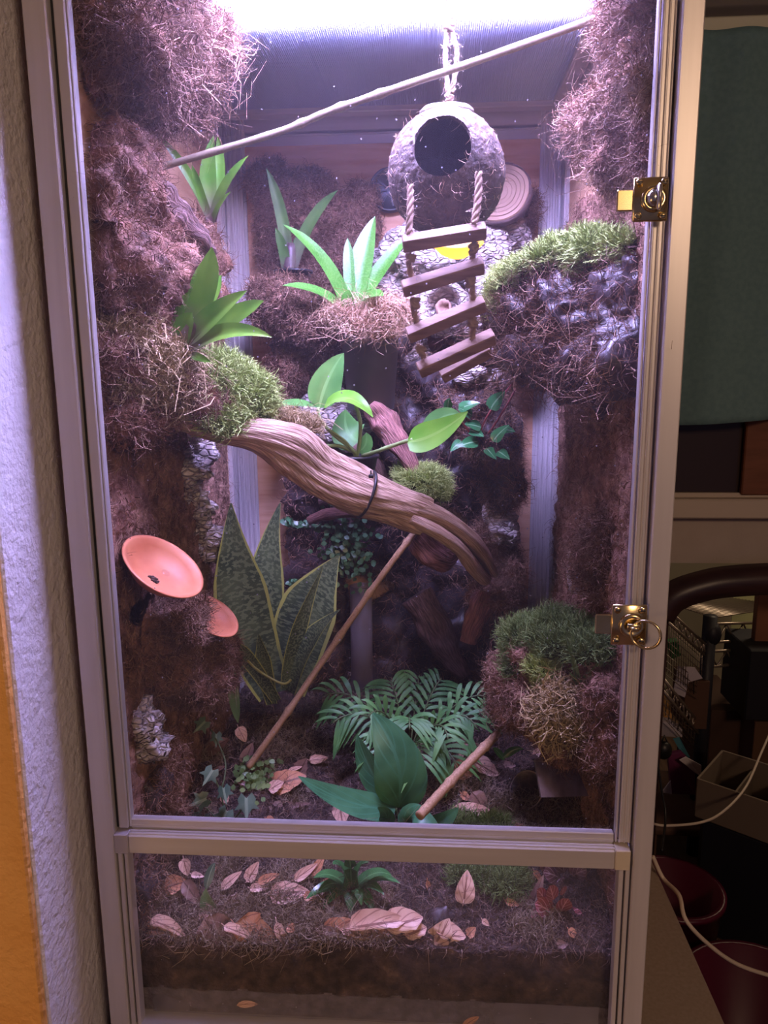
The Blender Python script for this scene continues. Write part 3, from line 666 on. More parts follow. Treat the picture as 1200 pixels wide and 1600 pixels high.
# ================================================================== INTERIOR: ground, ledges, wood
SX, SB = .281, .581     # inner half width, back
def E(px, py, Y, rx, ry, rd):
    c = A(px, py, Y); return (c, (S(rx, c), rd, S(ry, c)))
def blob(ells, voxel=.006, amp=((.012, 35), (.006, 90)), seed=0, clip=True):
    """union of ellipsoids, remeshed and roughened -> vertices, quads, normals"""
    g = Geo()
    for c, r in ells: g.ball(c, r, 20)
    me = bpy.data.meshes.new('tmp'); V = np.concatenate(g.V); F = [tuple(q) for f in g.F for q in f.tolist()]
    me.from_pydata(V.tolist(), [], F); o = bpy.data.objects.new('tmp', me); COL.objects.link(o)
    md = o.modifiers.new('r', 'REMESH'); md.mode = 'VOXEL'; md.voxel_size = voxel
    sm = o.modifiers.new('s', 'SMOOTH'); sm.iterations = 3; sm.factor = .6
    dg = bpy.context.evaluated_depsgraph_get(); ev = o.evaluated_get(dg); em = ev.to_mesh()
    n = len(em.vertices); V = np.empty(n*3); em.vertices.foreach_get('co', V); V = V.reshape(-1, 3)
    N = np.empty(n*3); em.vertices.foreach_get('normal', N); N = N.reshape(-1, 3)
    nl = len(em.loops); L = np.empty(nl, np.int32); em.loops.foreach_get('vertex_index', L)
    lt = np.empty(len(em.polygons), np.int32); em.polygons.foreach_get('loop_total', lt)
    st = np.cumsum(lt)-lt; F4 = np.stack([L[st[lt == 4]+i] for i in range(4)], -1); F3 = np.stack([L[st[lt == 3]+i] for i in range(3)], -1)
    ev.to_mesh_clear(); bpy.data.objects.remove(o); bpy.data.meshes.remove(me)
    for k, (a, s) in enumerate(amp): V = V+N*(a*fbm(V, s, 3, seed+k*7))[:, None]
    if clip:
        V[:, 0] = np.clip(V[:, 0], -SX, SX); V[:, 1] = np.clip(V[:, 1], .030, SB)
    return V, (F4, F3)
def sample(VF, n, seed=0, flt=None):
    V, (F, F3) = VF; a, b, c, d = (V[F[:, i]] for i in range(4))
    nn = np.cross(c-a, d-b); ar = np.linalg.norm(nn, axis=1); nn = nn/(ar[:, None]+1e-12)
    cen = (a+b+c+d)/4; w = ar*((cen[:, 0] > -SX+.002)*(cen[:, 0] < SX-.002)*(cen[:, 1] < SB-.002))
    if flt is not None: w = w*flt(cen, nn)
    rg = np.random.default_rng(seed); k = rg.choice(len(F), n, p=w/w.sum()); u, v = rg.random((2, n, 1))
    P = (a[k]*(1-u)+b[k]*u)*(1-v)+(d[k]*(1-u)+c[k]*u)*v
    return P, nn[k]
def g_of(VF, mi=0):
    g = Geo(); V, (F4, F3) = VF; g.add(V, [F4] + ([F3] if len(F3) else []), None, mi); return g
def facing_cam(cen, nn):
    d = CP-cen; d /= np.linalg.norm(d, axis=1)[:, None]; return ((nn*d).sum(1) > -.15).astype(float)

# ---- ground
rg = np.random.default_rng(3)
def gz(x, y):
    x = np.asarray(x, float); y = np.asarray(y, float)
    P = np.stack([x, y, 0*x], -1).reshape(-1, 3)
    h = .114+.040*(1-np.exp(-np.clip(y, 0, 1)/.09))+.095*np.clip(y, 0, .6)+.010*fbm(P, 11, 2, 4).reshape(x.shape)+.028*np.exp(-((x+.20)**2+(y-.30)**2)/.008)+.03*np.exp(-((x-.02)**2+(y-.5)**2)/.02)
    return h
def G(px, py, dz=0.0):
    """where the line of sight meets the ground"""
    z = .17
    for _ in range(8):
        p = onZ(px, py, z+dz); z = float(gz(np.array([p[0]]), np.array([max(p[1], .025)]))[0])
    p = onZ(px, py, z+dz)
    if p[1] < .03: p = A(px, py, .03)
    return p
nx, ny = 230, 230
X, Y = np.meshgrid(np.linspace(-SX, SX, nx), np.linspace(.024, SB, ny), indexing='ij'); Z = gz(X, Y)
P = np.stack([X, Y, Z], -1).reshape(-1, 3); P[:, 2] += .0045*fbm(P, 60, 3, 9)+.0022*fbm(P, 200, 2, 12)
i, j = np.meshgrid(np.arange(nx-1), np.arange(ny-1), indexing='ij')
F = np.stack([i*ny+j, (i+1)*ny+j, (i+1)*ny+j+1, i*ny+j+1], -1).reshape(-1, 4)
gt = P, (F, np.zeros((0, 3), int))
g = Geo(); g.add(P, [F])
# front face of the soil against the glass
fr = P.reshape(nx, ny, 3)[:, 0]; rows = 14; V = []
for k in range(rows):
    q = fr.copy(); t = k/(rows-1); q[:, 2] = fr[:, 2]*(1-t)+.060*t; q[:, 1] = .024+.003*fbm(q, 60, 2, 3)*(k > 0); V.append(q)
V = np.array(V); i, j = np.meshgrid(np.arange(rows-1), np.arange(nx-1), indexing='ij')
g.add(V.reshape(-1, 3), [np.stack([i*nx+j, (i+1)*nx+j, (i+1)*nx+j+1, i*nx+j+1], -1).reshape(-1, 4)])
soil = tag(build('soil_bed', g, MT['soil']), 'dark soil bed covering the bottom of the vivarium', 'soil', kind='stuff')
g = Geo(); g.box((0, .30, .0365), (.56, .55, .051)); single('drainage_layer', g, mat('clay_gravel', (.09, .07, .075), (.22, .18, .18), 90, rough=.6, bump=1, bscale=120, bdist=.006), 'grey drainage layer below the soil, seen through the lowest strip of glass', 'drainage', smooth=False)
def near_front(c, n): return np.exp(-np.maximum(c[:, 1]-.03, 0)*3.5)
g = Geo(); Pn, Nn = sample(gt, 34000, 1, near_front); g.strands(Pn, Nn, .010, .0011, lie=.8, curl=.7, seed=2); tag(build('soil_fibres', g, strand_mat('soil_bits', [(.04, .025, .02), (.12, .075, .055), (.25, .16, .11), (.08, .05, .04), (.34, .24, .16)])), 'short brown fibres and crumbs strewn over the soil bed', 'litter', kind='stuff')
def patchy(c, n):
    w = (fbm(c, 16, 2, 33) > .10)*np.exp(-np.maximum(c[:, 1]-.10, 0)*5.0); return w+1e-6
g = Geo(); Pn, Nn = sample(gt, 24000, 5, patchy); g.strands(Pn+Nn*.001, Nn, .011, .0012, lie=.75, curl=.9, seed=4); tag(build('dry_moss_carpet', g, strand_mat('ground_moss', [(.11, .08, .045), (.2, .15, .08), (.3, .22, .14), (.13, .10, .04)], tip=(.36, .28, .19))), 'brownish dry moss carpet over the front of the soil bed', 'moss', kind='stuff')
# plastic liner under the soil with trapped bits
V = []; n1, n2 = 90, 12
for i in range(n1+1):
    for j in range(n2+1):
        u, v = i/n1, j/n2; x = -.262+.525*u; z = .026+.036*v
        V.append((x, .0222, z))
V = np.array(V); V[:, 1] += .0007*fbm(V, 40, 2, 8); F = [[i*(n2+1)+j, (i+1)*(n2+1)+j, (i+1)*(n2+1)+j+1, i*(n2+1)+j+1] for i in range(n1) for j in range(n2)]
g = Geo(); g.add(V, F); single('plastic_liner', g, MT['film'], 'creased clear plastic liner behind the lowest strip of glass', 'liner')

# ---- fibre-covered wall layers (heightfields)
def wall_layer(side, y0, y1, z0, z1, label, th=.012, seed=0, n=22000):
    ny_, nz_ = 120, 220; Yg, Zg = np.meshgrid(np.linspace(y0, y1, ny_), np.linspace(z0, z1, nz_), indexing='ij')
    Pq = np.stack([0*Yg, Yg, Zg], -1).reshape(-1, 3)
    ed = np.minimum(1, np.minimum((Pq[:, 1]-y0+.001)/.006, (y1-Pq[:, 1]+.001)/.006))
    ed = np.minimum(ed, np.minimum((z1-Pq[:, 2]+.02*fbm(Pq, 12, 2, seed+5))/.012, 1)); ed = np.clip(ed, -.1, 1)
    h = (th*(.7+.45*fbm(Pq, 14, 3, seed))+.003*fbm(Pq, 90, 2, seed+1))*ed
    Pq[:, 0] = side*(.2875-h)
    i, j = np.meshgrid(np.arange(ny_-1), np.arange(nz_-1), indexing='ij')
    F = np.stack([i*nz_+j, (i+1)*nz_+j, (i+1)*nz_+j+1, i*nz_+j+1], -1).reshape(-1, 4)
    if side > 0: F = F[:, ::-1]
    r = thing('fibre_wall_cover', (side*.2875, (y0+y1)/2, z0), label, 'wall cover')
    g = Geo(); g.add(Pq, [F]); build('fibre_mat', g, MT['coco'], r)
    g = Geo(); V = Pq; nn = np.tile([-side*1.0, 0, 0], (n, 1)); rg = np.random.default_rng(seed); k = rg.integers(0, len(V), n); k = k[h[k] > .002]; nn = nn[:len(k)]
    g.strands(V[k]+nn*.0005, nn, .011, .0009, lie=.85, curl=.5, seed=seed, up=(0, 0, -.15)); build('loose_fibres', g, MT['fibre'], r, kind='stuff')
wall_layer(-1, .023, .535, .09, .985, 'brown coconut fibre layer covering the left side wall', seed=11, n=14000)
wall_layer(1, .023, .545, .10, 1.02, 'brown coconut fibre layer covering the right side wall', seed=21, n=17000)

def ledge(name, ells, label, cat='ledge', m_='cocodark', nf=9000, fl=.016, fw=.0011, seed=0, voxel=.006, amp=((.012, 30), (.006, 85)), grav=.1, fm='fibre', lie=.7, curl=.6):
    VF = blob(ells, voxel, amp, seed); V = VF[0]
    r = thing(name, (V[:, 0].mean(), V[:, 1].mean(), V[:, 2].min()), label, cat)
    build('foam_body', g_of(VF), MT[m_], r)
    if nf:
        P_, N_ = sample(VF, nf, seed, facing_cam); g = Geo(); g.strands(P_, N_, fl, fw, lie=lie, curl=curl, seed=seed+1, grav=grav); build('coconut_fibres', g, MT[fm], r, kind='stuff')
    return r, VF
def moss(ells, label, n=7000, ln=.012, wd=.0016, m_='moss', base='mossbase', seed=0, voxel=.004, lie=.35, curl=.35, amp=((.008, 45), (.004, 120)), name='moss_cushion', up=(0, 0, .35)):
    VF = blob(ells, voxel, amp, seed); V = VF[0]
    r = thing(name, (V[:, 0].mean(), V[:, 1].mean(), V[:, 2].min()), label, 'moss')
    build('moss_body', g_of(VF), MT[base], r)
    P_, N_ = sample(VF, n, seed, lambda c, nn: (nn[:, 2] > -.5)*facing_cam(c, nn)); g = Geo(); g.strands(P_, N_, ln, wd, lie=lie, curl=curl, seed=seed+1, up=up); build('moss_shoots', g, MT[m_], r, kind='stuff')
    return r

ledge('fibre_clump', [E(160, 40, .12, 60, 95, .08), E(200, 80, .13, 90, 85, .08), E(262, 70, .19, 78, 82, .09), E(225, 145, .18, 85, 38, .07), E(278, 125, .2, 44, 42, .06), E(190, -70, .12, 110, 60, .08)],
      'large shaggy brown fibre clump in the upper left corner', 'clump', 'coco', 15000, .016, .0010, 1, fm='fibre', lie=.75, curl=.8, amp=((.020, 24), (.009, 62)))
ledge('fibre_slope', [E(175, 310, .09, 50, 85, .06), E(222, 320, .17, 42, 50, .06), E(190, 420, .11, 65, 90, .08), E(272, 372, .24, 42, 42, .06), E(312, 400, .32, 24, 50, .05), E(240, 440, .17, 60, 70, .06), E(205, 250, .15, 34, 36, .06), E(200, 500, .13, 60, 50, .06), E(305, 450, .32, 34, 50, .04)],
      'brown fibre-covered foam slope below the upper left clump', 'ledge', 'cocodark', 8000, .012, .0009, 2, amp=((.018, 22), (.008, 60)))
# bark slab lying on that slope
def slab(name, pts, w, th, m_, label, cat, seed=0, n=34, k=40):
    P_ = spline(pts, k); g = Geo()
    rs = np.random.RandomState(seed); ph = rs.rand(6)*6
    g.tube(P_, [w*(.35+.65*math.sin(math.pi*min(1, .12+.9*i/(k-1)))**.4)*(1+.12*math.sin(i*.9+ph[0])) for i in range(k)], n, prof=lambda th_, t: 1+.09*np.sin(th_*5+t*9+ph[1])+.05*np.sin(th_*11+t*17+ph[2]), flat=th/w, up=(0, -1, .3))
    V = g.V[0]; c = V.mean(0); V += nrm(np.array([.2, -1, .3]))*(.0)  # keep centred
    g.V[0] = V+(.0022*fbm(V, 120, 3, seed))[:, None]*np.array([1, 1, 1])
    g.V[0][:, 0] = np.clip(g.V[0][:, 0], -SX, SX)
    return single(name, g, m_, label, cat)
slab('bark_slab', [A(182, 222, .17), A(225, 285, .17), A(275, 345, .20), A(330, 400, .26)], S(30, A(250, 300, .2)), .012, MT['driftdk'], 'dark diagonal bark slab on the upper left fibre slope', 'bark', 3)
ledge('moss_ledge', [E(180, 560, .10, 52, 60, .07), E(230, 600, .16, 80, 55, .08), E(310, 615, .22, 75, 42, .075), E(370, 640, .26, 45, 28, .05), E(200, 650, .12, 60, 50, .07)],
      'left foam ledge under green and dry moss, holding the large branch', 'ledge', 'cocodark', 5000, .014, .001, 3)
moss([E(185, 535, .10, 42, 42, .045), E(225, 575, .13, 58, 48, .05), E(258, 600, .16, 52, 45, .05), E(215, 600, .12, 42, 40, .05)], 'straw-coloured dry moss heap at the front of the left ledge', 7500, .011, .0022, 'drymoss', 'drybase', 4, lie=.7, curl=1.0, name='dry_moss_heap', up=(0, 0, 0))
moss([E(335, 600, .22, 55, 36, .05), E(375, 625, .24, 45, 40, .05), E(345, 650, .21, 50, 32, .045)], 'bright green moss cushion at the tip of the left ledge', 9500, .013, .0015, 'moss', 'mossbase', 5)
moss([E(468, 668, .27, 32, 14, .02), E(440, 660, .26, 25, 12, .02)], 'tan dry moss pad lying along the branch beside the vine pot', 2600, .009, .0014, 'drymoss', 'drybase', 6, lie=.8, curl=1.0, name='dry_moss_pad', voxel=.003, amp=((.003, 60),))

# lower left ledge with the dishes
ledge('dish_ledge', [E(195, 960, .13, 26, 30, .04), E(240, 985, .16, 62, 48, .06), E(315, 1020, .25, 50, 34, .06), E(250, 1030, .17, 62, 50, .06), E(300, 1050, .22, 55, 45, .06), E(345, 1040, .28, 28, 50, .05)],
      'brown fibre-covered foam ledge holding the two terracotta dishes', 'ledge', 'cocodark', 5500, .012, .0009, 7)
def dish(px, py, Y, rpx, label):
    c = A(px, py, Y); R_ = S(rpx, c); n_ = nrm(.60*AX_R+.74*AX_U-.34*AX_F); M_ = frame_from(n_)
    g = Geo(); g.lathe([(0, -.40*R_), (R_*.45, -.40*R_), (R_*.62, -.36*R_), (R_*.86, -.14*R_), (R_*.98, -.01*R_), (R_*1.0, 0), (R_*.97, .015*R_), (R_*.90, 0), (R_*.80, -.12*R_), (R_*.58, -.29*R_), (R_*.3, -.33*R_), (0, -.335*R_)], 48, c, M_)
    r = thing('terracotta_dish', c-n_*.4*R_, label, 'dish'); build('bowl', g, MT['terra'], r)
    return r, c, R_, n_, M_
r, c, R_, n_, M_ = dish(256, 884, .085, 70, 'larger terracotta dish tilted on the left wall ledge, water drop inside')
g = Geo(); q = c-n_*R_*.30+M_[:, 0]*R_*.1-M_[:, 1]*R_*.35
for k in range(9): g.ball(c-n_*R_*.325+M_[:, 0]*R_*(.08-.05*(k % 5))+M_[:, 1]*R_*(-.22+.05*(k//3)), (.003, .0025, .0012), 8)
build('soil_smudge', g, MT['soil'], r)
g = Geo(); g.ball(c-n_*R_*.315+M_[:, 0]*R_*.12+M_[:, 1]*R_*.28, (.0055, .0055, .0018), 14, R=M_); build('water_drop', g, glass_mat('water', .12, (1, 1, 1)), r)
dish(334, 962, .20, 45, 'smaller terracotta dish half buried behind the larger dish')
ledge('fibre_lump', [E(290, 980, .135, 28, 24, .03), E(306, 955, .15, 14, 26, .022)], 'small dark fibre lump between the two terracotta dishes', 'clump', 'cocodark', 2500, .012, .001, 8)
# cork on the left wall
def cork_chunk(ells, label, seed, m_='cork', amp=((.009, 60), (.006, 150)), voxel=.0045, name='cork_bark_chunk'):
    VF = blob(ells, voxel, amp, seed); return single(name, g_of(VF), MT[m_], label, 'bark')
cork_chunk([E(300, 715, .33, 28, 48, .022), E(278, 745, .29, 24, 38, .02), E(305, 790, .34, 24, 55, .022), E(318, 840, .36, 18, 40, .02)], 'long crumbly grey cork bark piece on the left wall under the branch', 31, amp=((.016, 50), (.008, 130)))
cork_chunk([E(222, 1130, .09, 34, 38, .03), E(228, 1165, .09, 30, 22, .03)], 'pale cork bark lump low on the left wall beside the door frame', 32)
ledge('foam_drip', [E(215, 1390, .05, 25, 75, .03), E(222, 1320, .08, 30, 60, .03), E(230, 1230, .10, 22, 55, .03)], 'glossy dark foam hanging down the lower left corner', 'foam', 'foam', 1200, .014, .001, 33, amp=((.012, 45), (.004, 130)))
ledge('fibre_root', [E(255, 1215, .13, 24, 75, .03), E(262, 1280, .14, 30, 45, .03)], 'brown fibre column in the lower left corner above the cross rail', 'clump', 'coco', 2500, .012, .001, 34)

# right side
ledge('fibre_clump', [E(990, 40, .12, 40, 70, .06), E(1000, 140, .09, 42, 80, .06), E(955, 190, .19, 55, 52, .07), E(985, 225, .15, 50, 45, .06), E(1000, -40, .12, 40, 60, .06), E(1005, 250, .08, 30, 30, .05)],
      'shaggy brown fibre clump in the upper right corner above the latch', 'clump', 'coco', 9000, .013, .0009, 41, fm='fibre', lie=.7, curl=.7, amp=((.016, 28), (.008, 70)))
ledge('foam_ledge', [E(835, 500, .30, 58, 48, .08), E(900, 490, .22, 80, 58, .09), E(965, 500, .14, 62, 70, .08), E(880, 560, .24, 85, 38, .08), E(975, 560, .12, 50, 42, .07), E(800, 540, .33, 35, 45, .06), E(1000, 430, .12, 25, 40, .05)],
      'wide dark foam ledge on the right wall with moss on top', 'ledge', 'foam', 4200, .022, .0009, 42, amp=((.024, 26), (.010, 60)), curl=.9)
moss([E(790, 450, .32, 22, 22, .04), E(825, 428, .29, 32, 20, .045), E(870, 412, .25, 38, 22, .05), E(925, 402, .20, 42, 24, .05), E(980, 395, .14, 36, 22, .045), E(775, 480, .33, 14, 26, .03)],
     'bright green moss strip on top of the right foam ledge', 12000, .012, .0017, 'moss', 'mossbase', 43)
ledge('wall_lump', [E(930, 880, .20, 38, 48, .03), E(960, 850, .16, 38, 50, .03), E(950, 930, .17, 38, 30, .03)], 'fibre-covered lump on the right wall above the lower latch', 'clump', 'coco', 4500, .012, .001, 44)
r, VF = ledge('cork_lump', [E(905, 885, .235, 18, 32, .02), E(900, 910, .24, 12, 16, .015)], 'ridged grey cork knob on the right wall lump', 'bark', 'cork', 0, seed=45, voxel=.003, amp=((.004, 90), (.003, 200)))
for i in range(6):
    g = Geo(); a = A(890+6*i, 862+4*(i % 2), .20); b = A(906+6*i, 905+4*(i % 3), .212); g.tube(spline([a, (a+b)/2+np.array([0, -.004, 0]), b], 10), [.002+.0028*math.sin(math.pi*(k+.5)/10) for k in range(10)], 8, flat=.7); build('bark_ridge', g, MT['slab' if i % 2 else 'drift'], r)
r, VF = ledge('planted_ledge', [E(870, 1010, .20, 78, 30, .07), E(815, 1060, .24, 50, 48, .06), E(870, 1090, .18, 80, 50, .08), E(930, 1080, .13, 50, 60, .07), E(810, 1105, .22, 40, 35, .05), E(880, 1140, .17, 62, 30, .06), E(955, 1150, .10, 40, 60, .05)],
      'lower right fibre ledge with green moss cushion and small spiky plant', 'ledge', 'coco', 8000, .010, .0011, 46)
moss([E(835, 1000, .22, 48, 26, .05), E(880, 992, .18, 56, 24, .05), E(925, 1005, .14, 38, 22, .045), E(825, 1035, .22, 34, 22, .04)], 'domed green moss cushion on the lower right ledge', 12000, .012, .0013, 'moss_dk', 'mossbase', 47)
moss([E(860, 1042, .155, 32, 16, .03), E(845, 1060, .16, 18, 12, .02)], 'small yellow-green moss tuft below the domed moss cushion', 3000, .010, .0014, 'moss', 'mossbase', 48)
moss([E(880, 1095, .115, 32, 22, .02), E(860, 1120, .12, 32, 24, .02), E(900, 1125, .11, 28, 28, .02), E(870, 1150, .12, 20, 16, .02)], 'straw-coloured dry moss hanging down the lower right ledge', 3800, .009, .0022, 'drymoss', 'drybase', 49, lie=.7, curl=1.0, name='dry_moss_heap', up=(0, 0, 0))

# back: fibre patches, dark central mass
ledge('fibre_patch', [E(425, 290, .565, 40, 38, .02), E(470, 330, .565, 72, 62, .022), E(540, 350, .565, 60, 45, .022), E(560, 310, .57, 30, 25, .018), E(480, 400, .565, 85, 55, .022), E(420, 340, .565, 22, 40, .018)],
      'reddish brown fibre patch on the back wall behind the banded plant', 'wall cover', 'coco', 13000, .009, .0012, 51, amp=((.006, 30), (.004, 110)), voxel=.005)
ledge('back_foam', [E(450, 480, .53, 52, 48, .045), E(520, 520, .53, 55, 55, .05), E(460, 560, .54, 40, 50, .04), E(600, 560, .53, 70, 50, .05), E(480, 620, .54, 58, 60, .04), E(600, 640, .54, 110, 70, .04),
                     E(720, 600, .53, 90, 60, .05), E(762, 680, .55, 48, 55, .03), E(700, 720, .54, 100, 70, .04), E(490, 760, .54, 46, 60, .04), E(505, 850, .55, 58, 60, .03), E(762, 780, .55, 38, 65, .03), E(600, 830, .56, 90, 80, .02),
                     E(490, 930, .55, 60, 70, .035), E(775, 880, .55, 34, 60, .03), E(700, 920, .56, 90, 90, .02), E(765, 950, .55, 38, 50, .03), E(480, 1020, .55, 70, 60, .04), E(620, 1000, .565, 100, 80, .018), E(740, 1010, .55, 70, 60, .035), E(630, 1060, .56, 150, 40, .03), E(810, 560, .54, 40, 40, .03)],
      'tall dark foam and fibre mass filling the middle of the back wall', 'background', 'foam', 13000, .014, .0011, 52, amp=((.014, 25), (.007, 70)), voxel=.008)
ledge('fibre_shelf', [E(455, 480, .47, 55, 45, .05), E(500, 510, .47, 50, 35, .05), E(430, 470, .48, 30, 30, .04)], 'brown fibre shelf under the small black plant cup', 'ledge', 'cocodark', 8000, .012, .0012, 53)
ledge('fibre_lump', [E(455, 580, .48, 32, 40, .03), E(440, 620, .49, 20, 30, .03), E(500, 560, .50, 30, 30, .03)], 'reddish fibre lump on the back wall left of the vine', 'clump', 'coco', 5000, .010, .0012, 54)
ledge('fibre_lump', [E(815, 340, .56, 22, 36, .02), E(800, 375, .56, 28, 22, .02)], 'dark fibre tuft behind the wood slice and the cork arch', 'clump', 'cocodark', 3000, .014, .001, 55)
ledge('foam_lump', [E(765, 690, .45, 45, 42, .045), E(740, 640, .47, 50, 35, .04), E(790, 760, .47, 30, 45, .035)], 'dark foam knob on the back wall below the shiny-leaved plant', 'clump', 'foam', 5000, .014, .001, 56)
ledge('fibre_lump', [E(765, 930, .44, 38, 26, .035), E(800, 900, .47, 20, 40, .03), E(775, 850, .49, 34, 30, .03)], 'brown fibre lump where the branch tip meets the back wall', 'clump', 'cocodark', 5000, .013, .0011, 57)
# cork pieces at the back
def cork_arch():
    r = thing('cork_arch', A(690, 600, .50), 'pale cracked cork bark arch on the back wall behind the rope ladder', 'bark')
    VF = blob([E(800, 325, .55, 24, 40, .025), E(795, 370, .54, 34, 45, .03), E(760, 400, .52, 48, 42, .035), E(705, 405, .51, 60, 40, .035), E(640, 395, .51, 52, 42, .035), E(605, 430, .52, 35, 42, .03), E(755, 450, .52, 34, 42, .03), E(650, 465, .52, 30, 44, .03), E(735, 500, .53, 36, 38, .025), E(640, 540, .53, 28, 40, .02), E(770, 330, .56, 20, 30, .02)], .0045, ((.010, 40), (.004, 130)), 61)
    build('bark', g_of(VF), MT['cork'], r)
    # hollow knot
    c = A(692, 478, .475); nrmv = nrm(np.array([-.1, -1, .25])); Mx = frame_from(nrmv); R_ = S(34, c)
    g = Geo(); g.lathe([(R_*1.25, -.03), (R_*1.2, -.005), (R_*1.02, .006), (R_*.86, .004), (R_*.74, -.008), (R_*.70, -.03), (0, -.034)], 40, c, Mx)
    V = g.V[0]; g.V[0] = V+(.004*fbm(V, 70, 3, 3))[:, None]*np.array([1, .4, 1]); build('hollow_knot', g, MT['cork'], r)
    g = Geo(); g.lathe([(R_*.42, -.03), (R_*.40, .0), (R_*.30, .004), (R_*.2, -.004), (0, -.006)], 30, c+np.array([.002, 0, -.002]), Mx); V = g.V[0]; g.V[0] = V+(.003*fbm(V, 110, 3, 5))[:, None]*np.array([1, .4, 1]); build('knot_core', g, MT['cork_in'], r)
cork_arch()
cork_chunk([E(520, 590, .49, 22, 60, .02), E(500, 650, .48, 34, 45, .02), E(545, 660, .48, 40, 50, .02), E(515, 520, .50, 14, 34, .015)], 'grey cracked cork bark upright behind the trailing vine leaves', 62, amp=((.006, 60), (.004, 160)))
cork_chunk([E(735, 580, .46, 36, 22, .03), E(770, 590, .46, 22, 16, .02)], 'small gnarled cork piece beneath the lowest ladder rung', 63)
cork_chunk([E(790, 830, .46, 22, 26, .02), E(770, 800, .48, 24, 16, .02)], 'small grey cork piece right of the branch bend', 64)

# ---- driftwood
def wood(name, pts, rad, m_, label, cat='driftwood', n=40, k=120, ridges=9, amp=.13, tw=1.5, flat=.75, seed=0, extra=None):
    rs = np.random.RandomState(seed); ph = rs.rand(8)*6.28
    P_ = spline(pts, k); kr = len(rad); R_ = np.interp(np.linspace(0, kr-1, k), np.arange(kr), rad)
    def prof(th, t):
        a = th+tw*t*2
        return 1+amp*(.6*np.abs(np.sin(a*ridges/2+ph[0]))-.4)+amp*.6*np.sin(a*3+t*6+ph[1])+amp*.35*np.abs(np.sin(a*ridges+ph[2]+t*5))+.05*math.sin(t*23+ph[3])
    g = Geo(); g.tube(P_, R_, n, prof=prof, flat=flat, up=(0, -1, .2))
    if extra: extra(g)
    return single(name, g, m_, label, cat)
def s_at(px, p): return S(px, p)
pts = [A(255, 650, .17), A(330, 668, .18), A(400, 678, .20), A(455, 700, .23), A(500, 738, .26), A(560, 768, .29), A(620, 788, .32), A(665, 805, .34)]
rad = [S(a, p) for a, p in zip((14, 20, 26, 37, 39, 36, 31, 27), pts)]
def split(g):
    P1 = spline([A(640, 790, .33), A(690, 808, .345), A(730, 838, .36), A(754, 866, .38), A(769, 892, .40), A(776, 901, .41)], 60)
    r1 = np.interp(np.linspace(0, 5, 60), range(6), [S(q, P1[30]) for q in (17, 15, 15, 13, 9, 2)])
    P2 = spline([A(640, 808, .325), A(685, 832, .335), A(718, 858, .35), A(738, 884, .37), A(757, 905, .40)], 60)
    r2 = np.interp(np.linspace(0, 4, 60), range(5), [S(q, P1[30]) for q in (14, 13, 12, 13, 12)])
    pr = lambda th, t: 1+.12*np.abs(np.sin(th*3+t*4))+.07*np.sin(th*7+t*9)
    g.tube(P1, r1, 26, prof=pr, flat=.8); g.tube(P2, r2, 26, prof=pr, flat=.8)
branch = wood('driftwood_branch', pts, rad, MT['drift'], 'large pale driftwood branch sweeping from left moss ledge to centre, forked tip', 'branch', n=72, k=200, ridges=13, amp=.16, tw=.9, flat=.62, seed=4, extra=split)
# cable tie round the branch
c = A(572, 772, .295); d = nrm(A(620, 788, .32)-A(500, 738, .26)); Mx = frame_from(nrm(d+.15*AX_R), (0, -1, .2)); th = np.linspace(0, 2*math.pi, 40)
P_ = [c+Mx[:, 0]*S(25, c)*math.cos(t)+Mx[:, 1]*S(37, c)*math.sin(t) for t in th]
g = Geo(); g.tube(P_, .0022, 6, cap=False, flat=1.0); q = A(580, 744, .262); g.box(q, (.007, .006, .005), bev=.001); g.tube([q, q+np.array([.0, -.002, .008])], .0012, 5)
single('cable_tie', g, MT['black'], 'black cable tie wrapped around the big driftwood branch', 'cable tie')
def w2(name, P, px, m_, label, **kw):
    pts = [A(*p) for p in P]; return wood(name, pts, [S(a, p) for a, p in zip(px, pts)], m_, label, **kw)
w2('driftwood_piece', [(578, 632, .42), (600, 660, .42), (625, 695, .40), (650, 742, .38)], (14, 22, 17, 8), MT['driftred'], 'reddish driftwood piece leaning behind the vine pot', k=60, seed=5)
w2('driftwood_piece', [(482, 814, .46), (510, 804, .45), (545, 800, .45), (580, 806, .46)], (6, 9, 9, 7), MT['driftred'], 'thin reddish driftwood sliver under the big branch', k=50, n=24, seed=6)
w2('driftwood_piece', [(650, 835, .42), (672, 858, .42), (695, 870, .43), (712, 862, .45)], (18, 26, 22, 10), MT['driftred'], 'short knobbly driftwood piece just under the branch fork', k=50, seed=7)
w2('driftwood_piece', [(757, 925, .42), (748, 955, .41), (738, 980, .40), (732, 1003, .40)], (14, 18, 15, 12), MT['driftred'], 'short reddish wood stub pointing down below the branch tip', k=50, seed=8)
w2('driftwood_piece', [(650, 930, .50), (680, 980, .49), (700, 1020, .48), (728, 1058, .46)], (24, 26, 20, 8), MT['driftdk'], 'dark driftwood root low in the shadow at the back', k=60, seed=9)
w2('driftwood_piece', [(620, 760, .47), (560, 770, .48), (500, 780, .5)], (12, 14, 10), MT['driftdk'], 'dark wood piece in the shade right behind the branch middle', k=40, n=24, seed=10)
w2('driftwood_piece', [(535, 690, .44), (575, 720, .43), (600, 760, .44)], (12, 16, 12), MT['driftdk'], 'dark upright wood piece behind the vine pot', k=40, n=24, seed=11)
moss([E(662, 755, .40, 34, 22, .035), E(685, 768, .39, 18, 16, .03), E(640, 745, .41, 18, 14, .03)], 'small round green moss tuft behind the big branch', 5000, .011, .0015, 'moss', 'mossbase', 65)
w2('wood_block', [(690, 1232, .27), (690, 1233, .30)], (1, 1), MT['driftdk'], 'x') if False else None
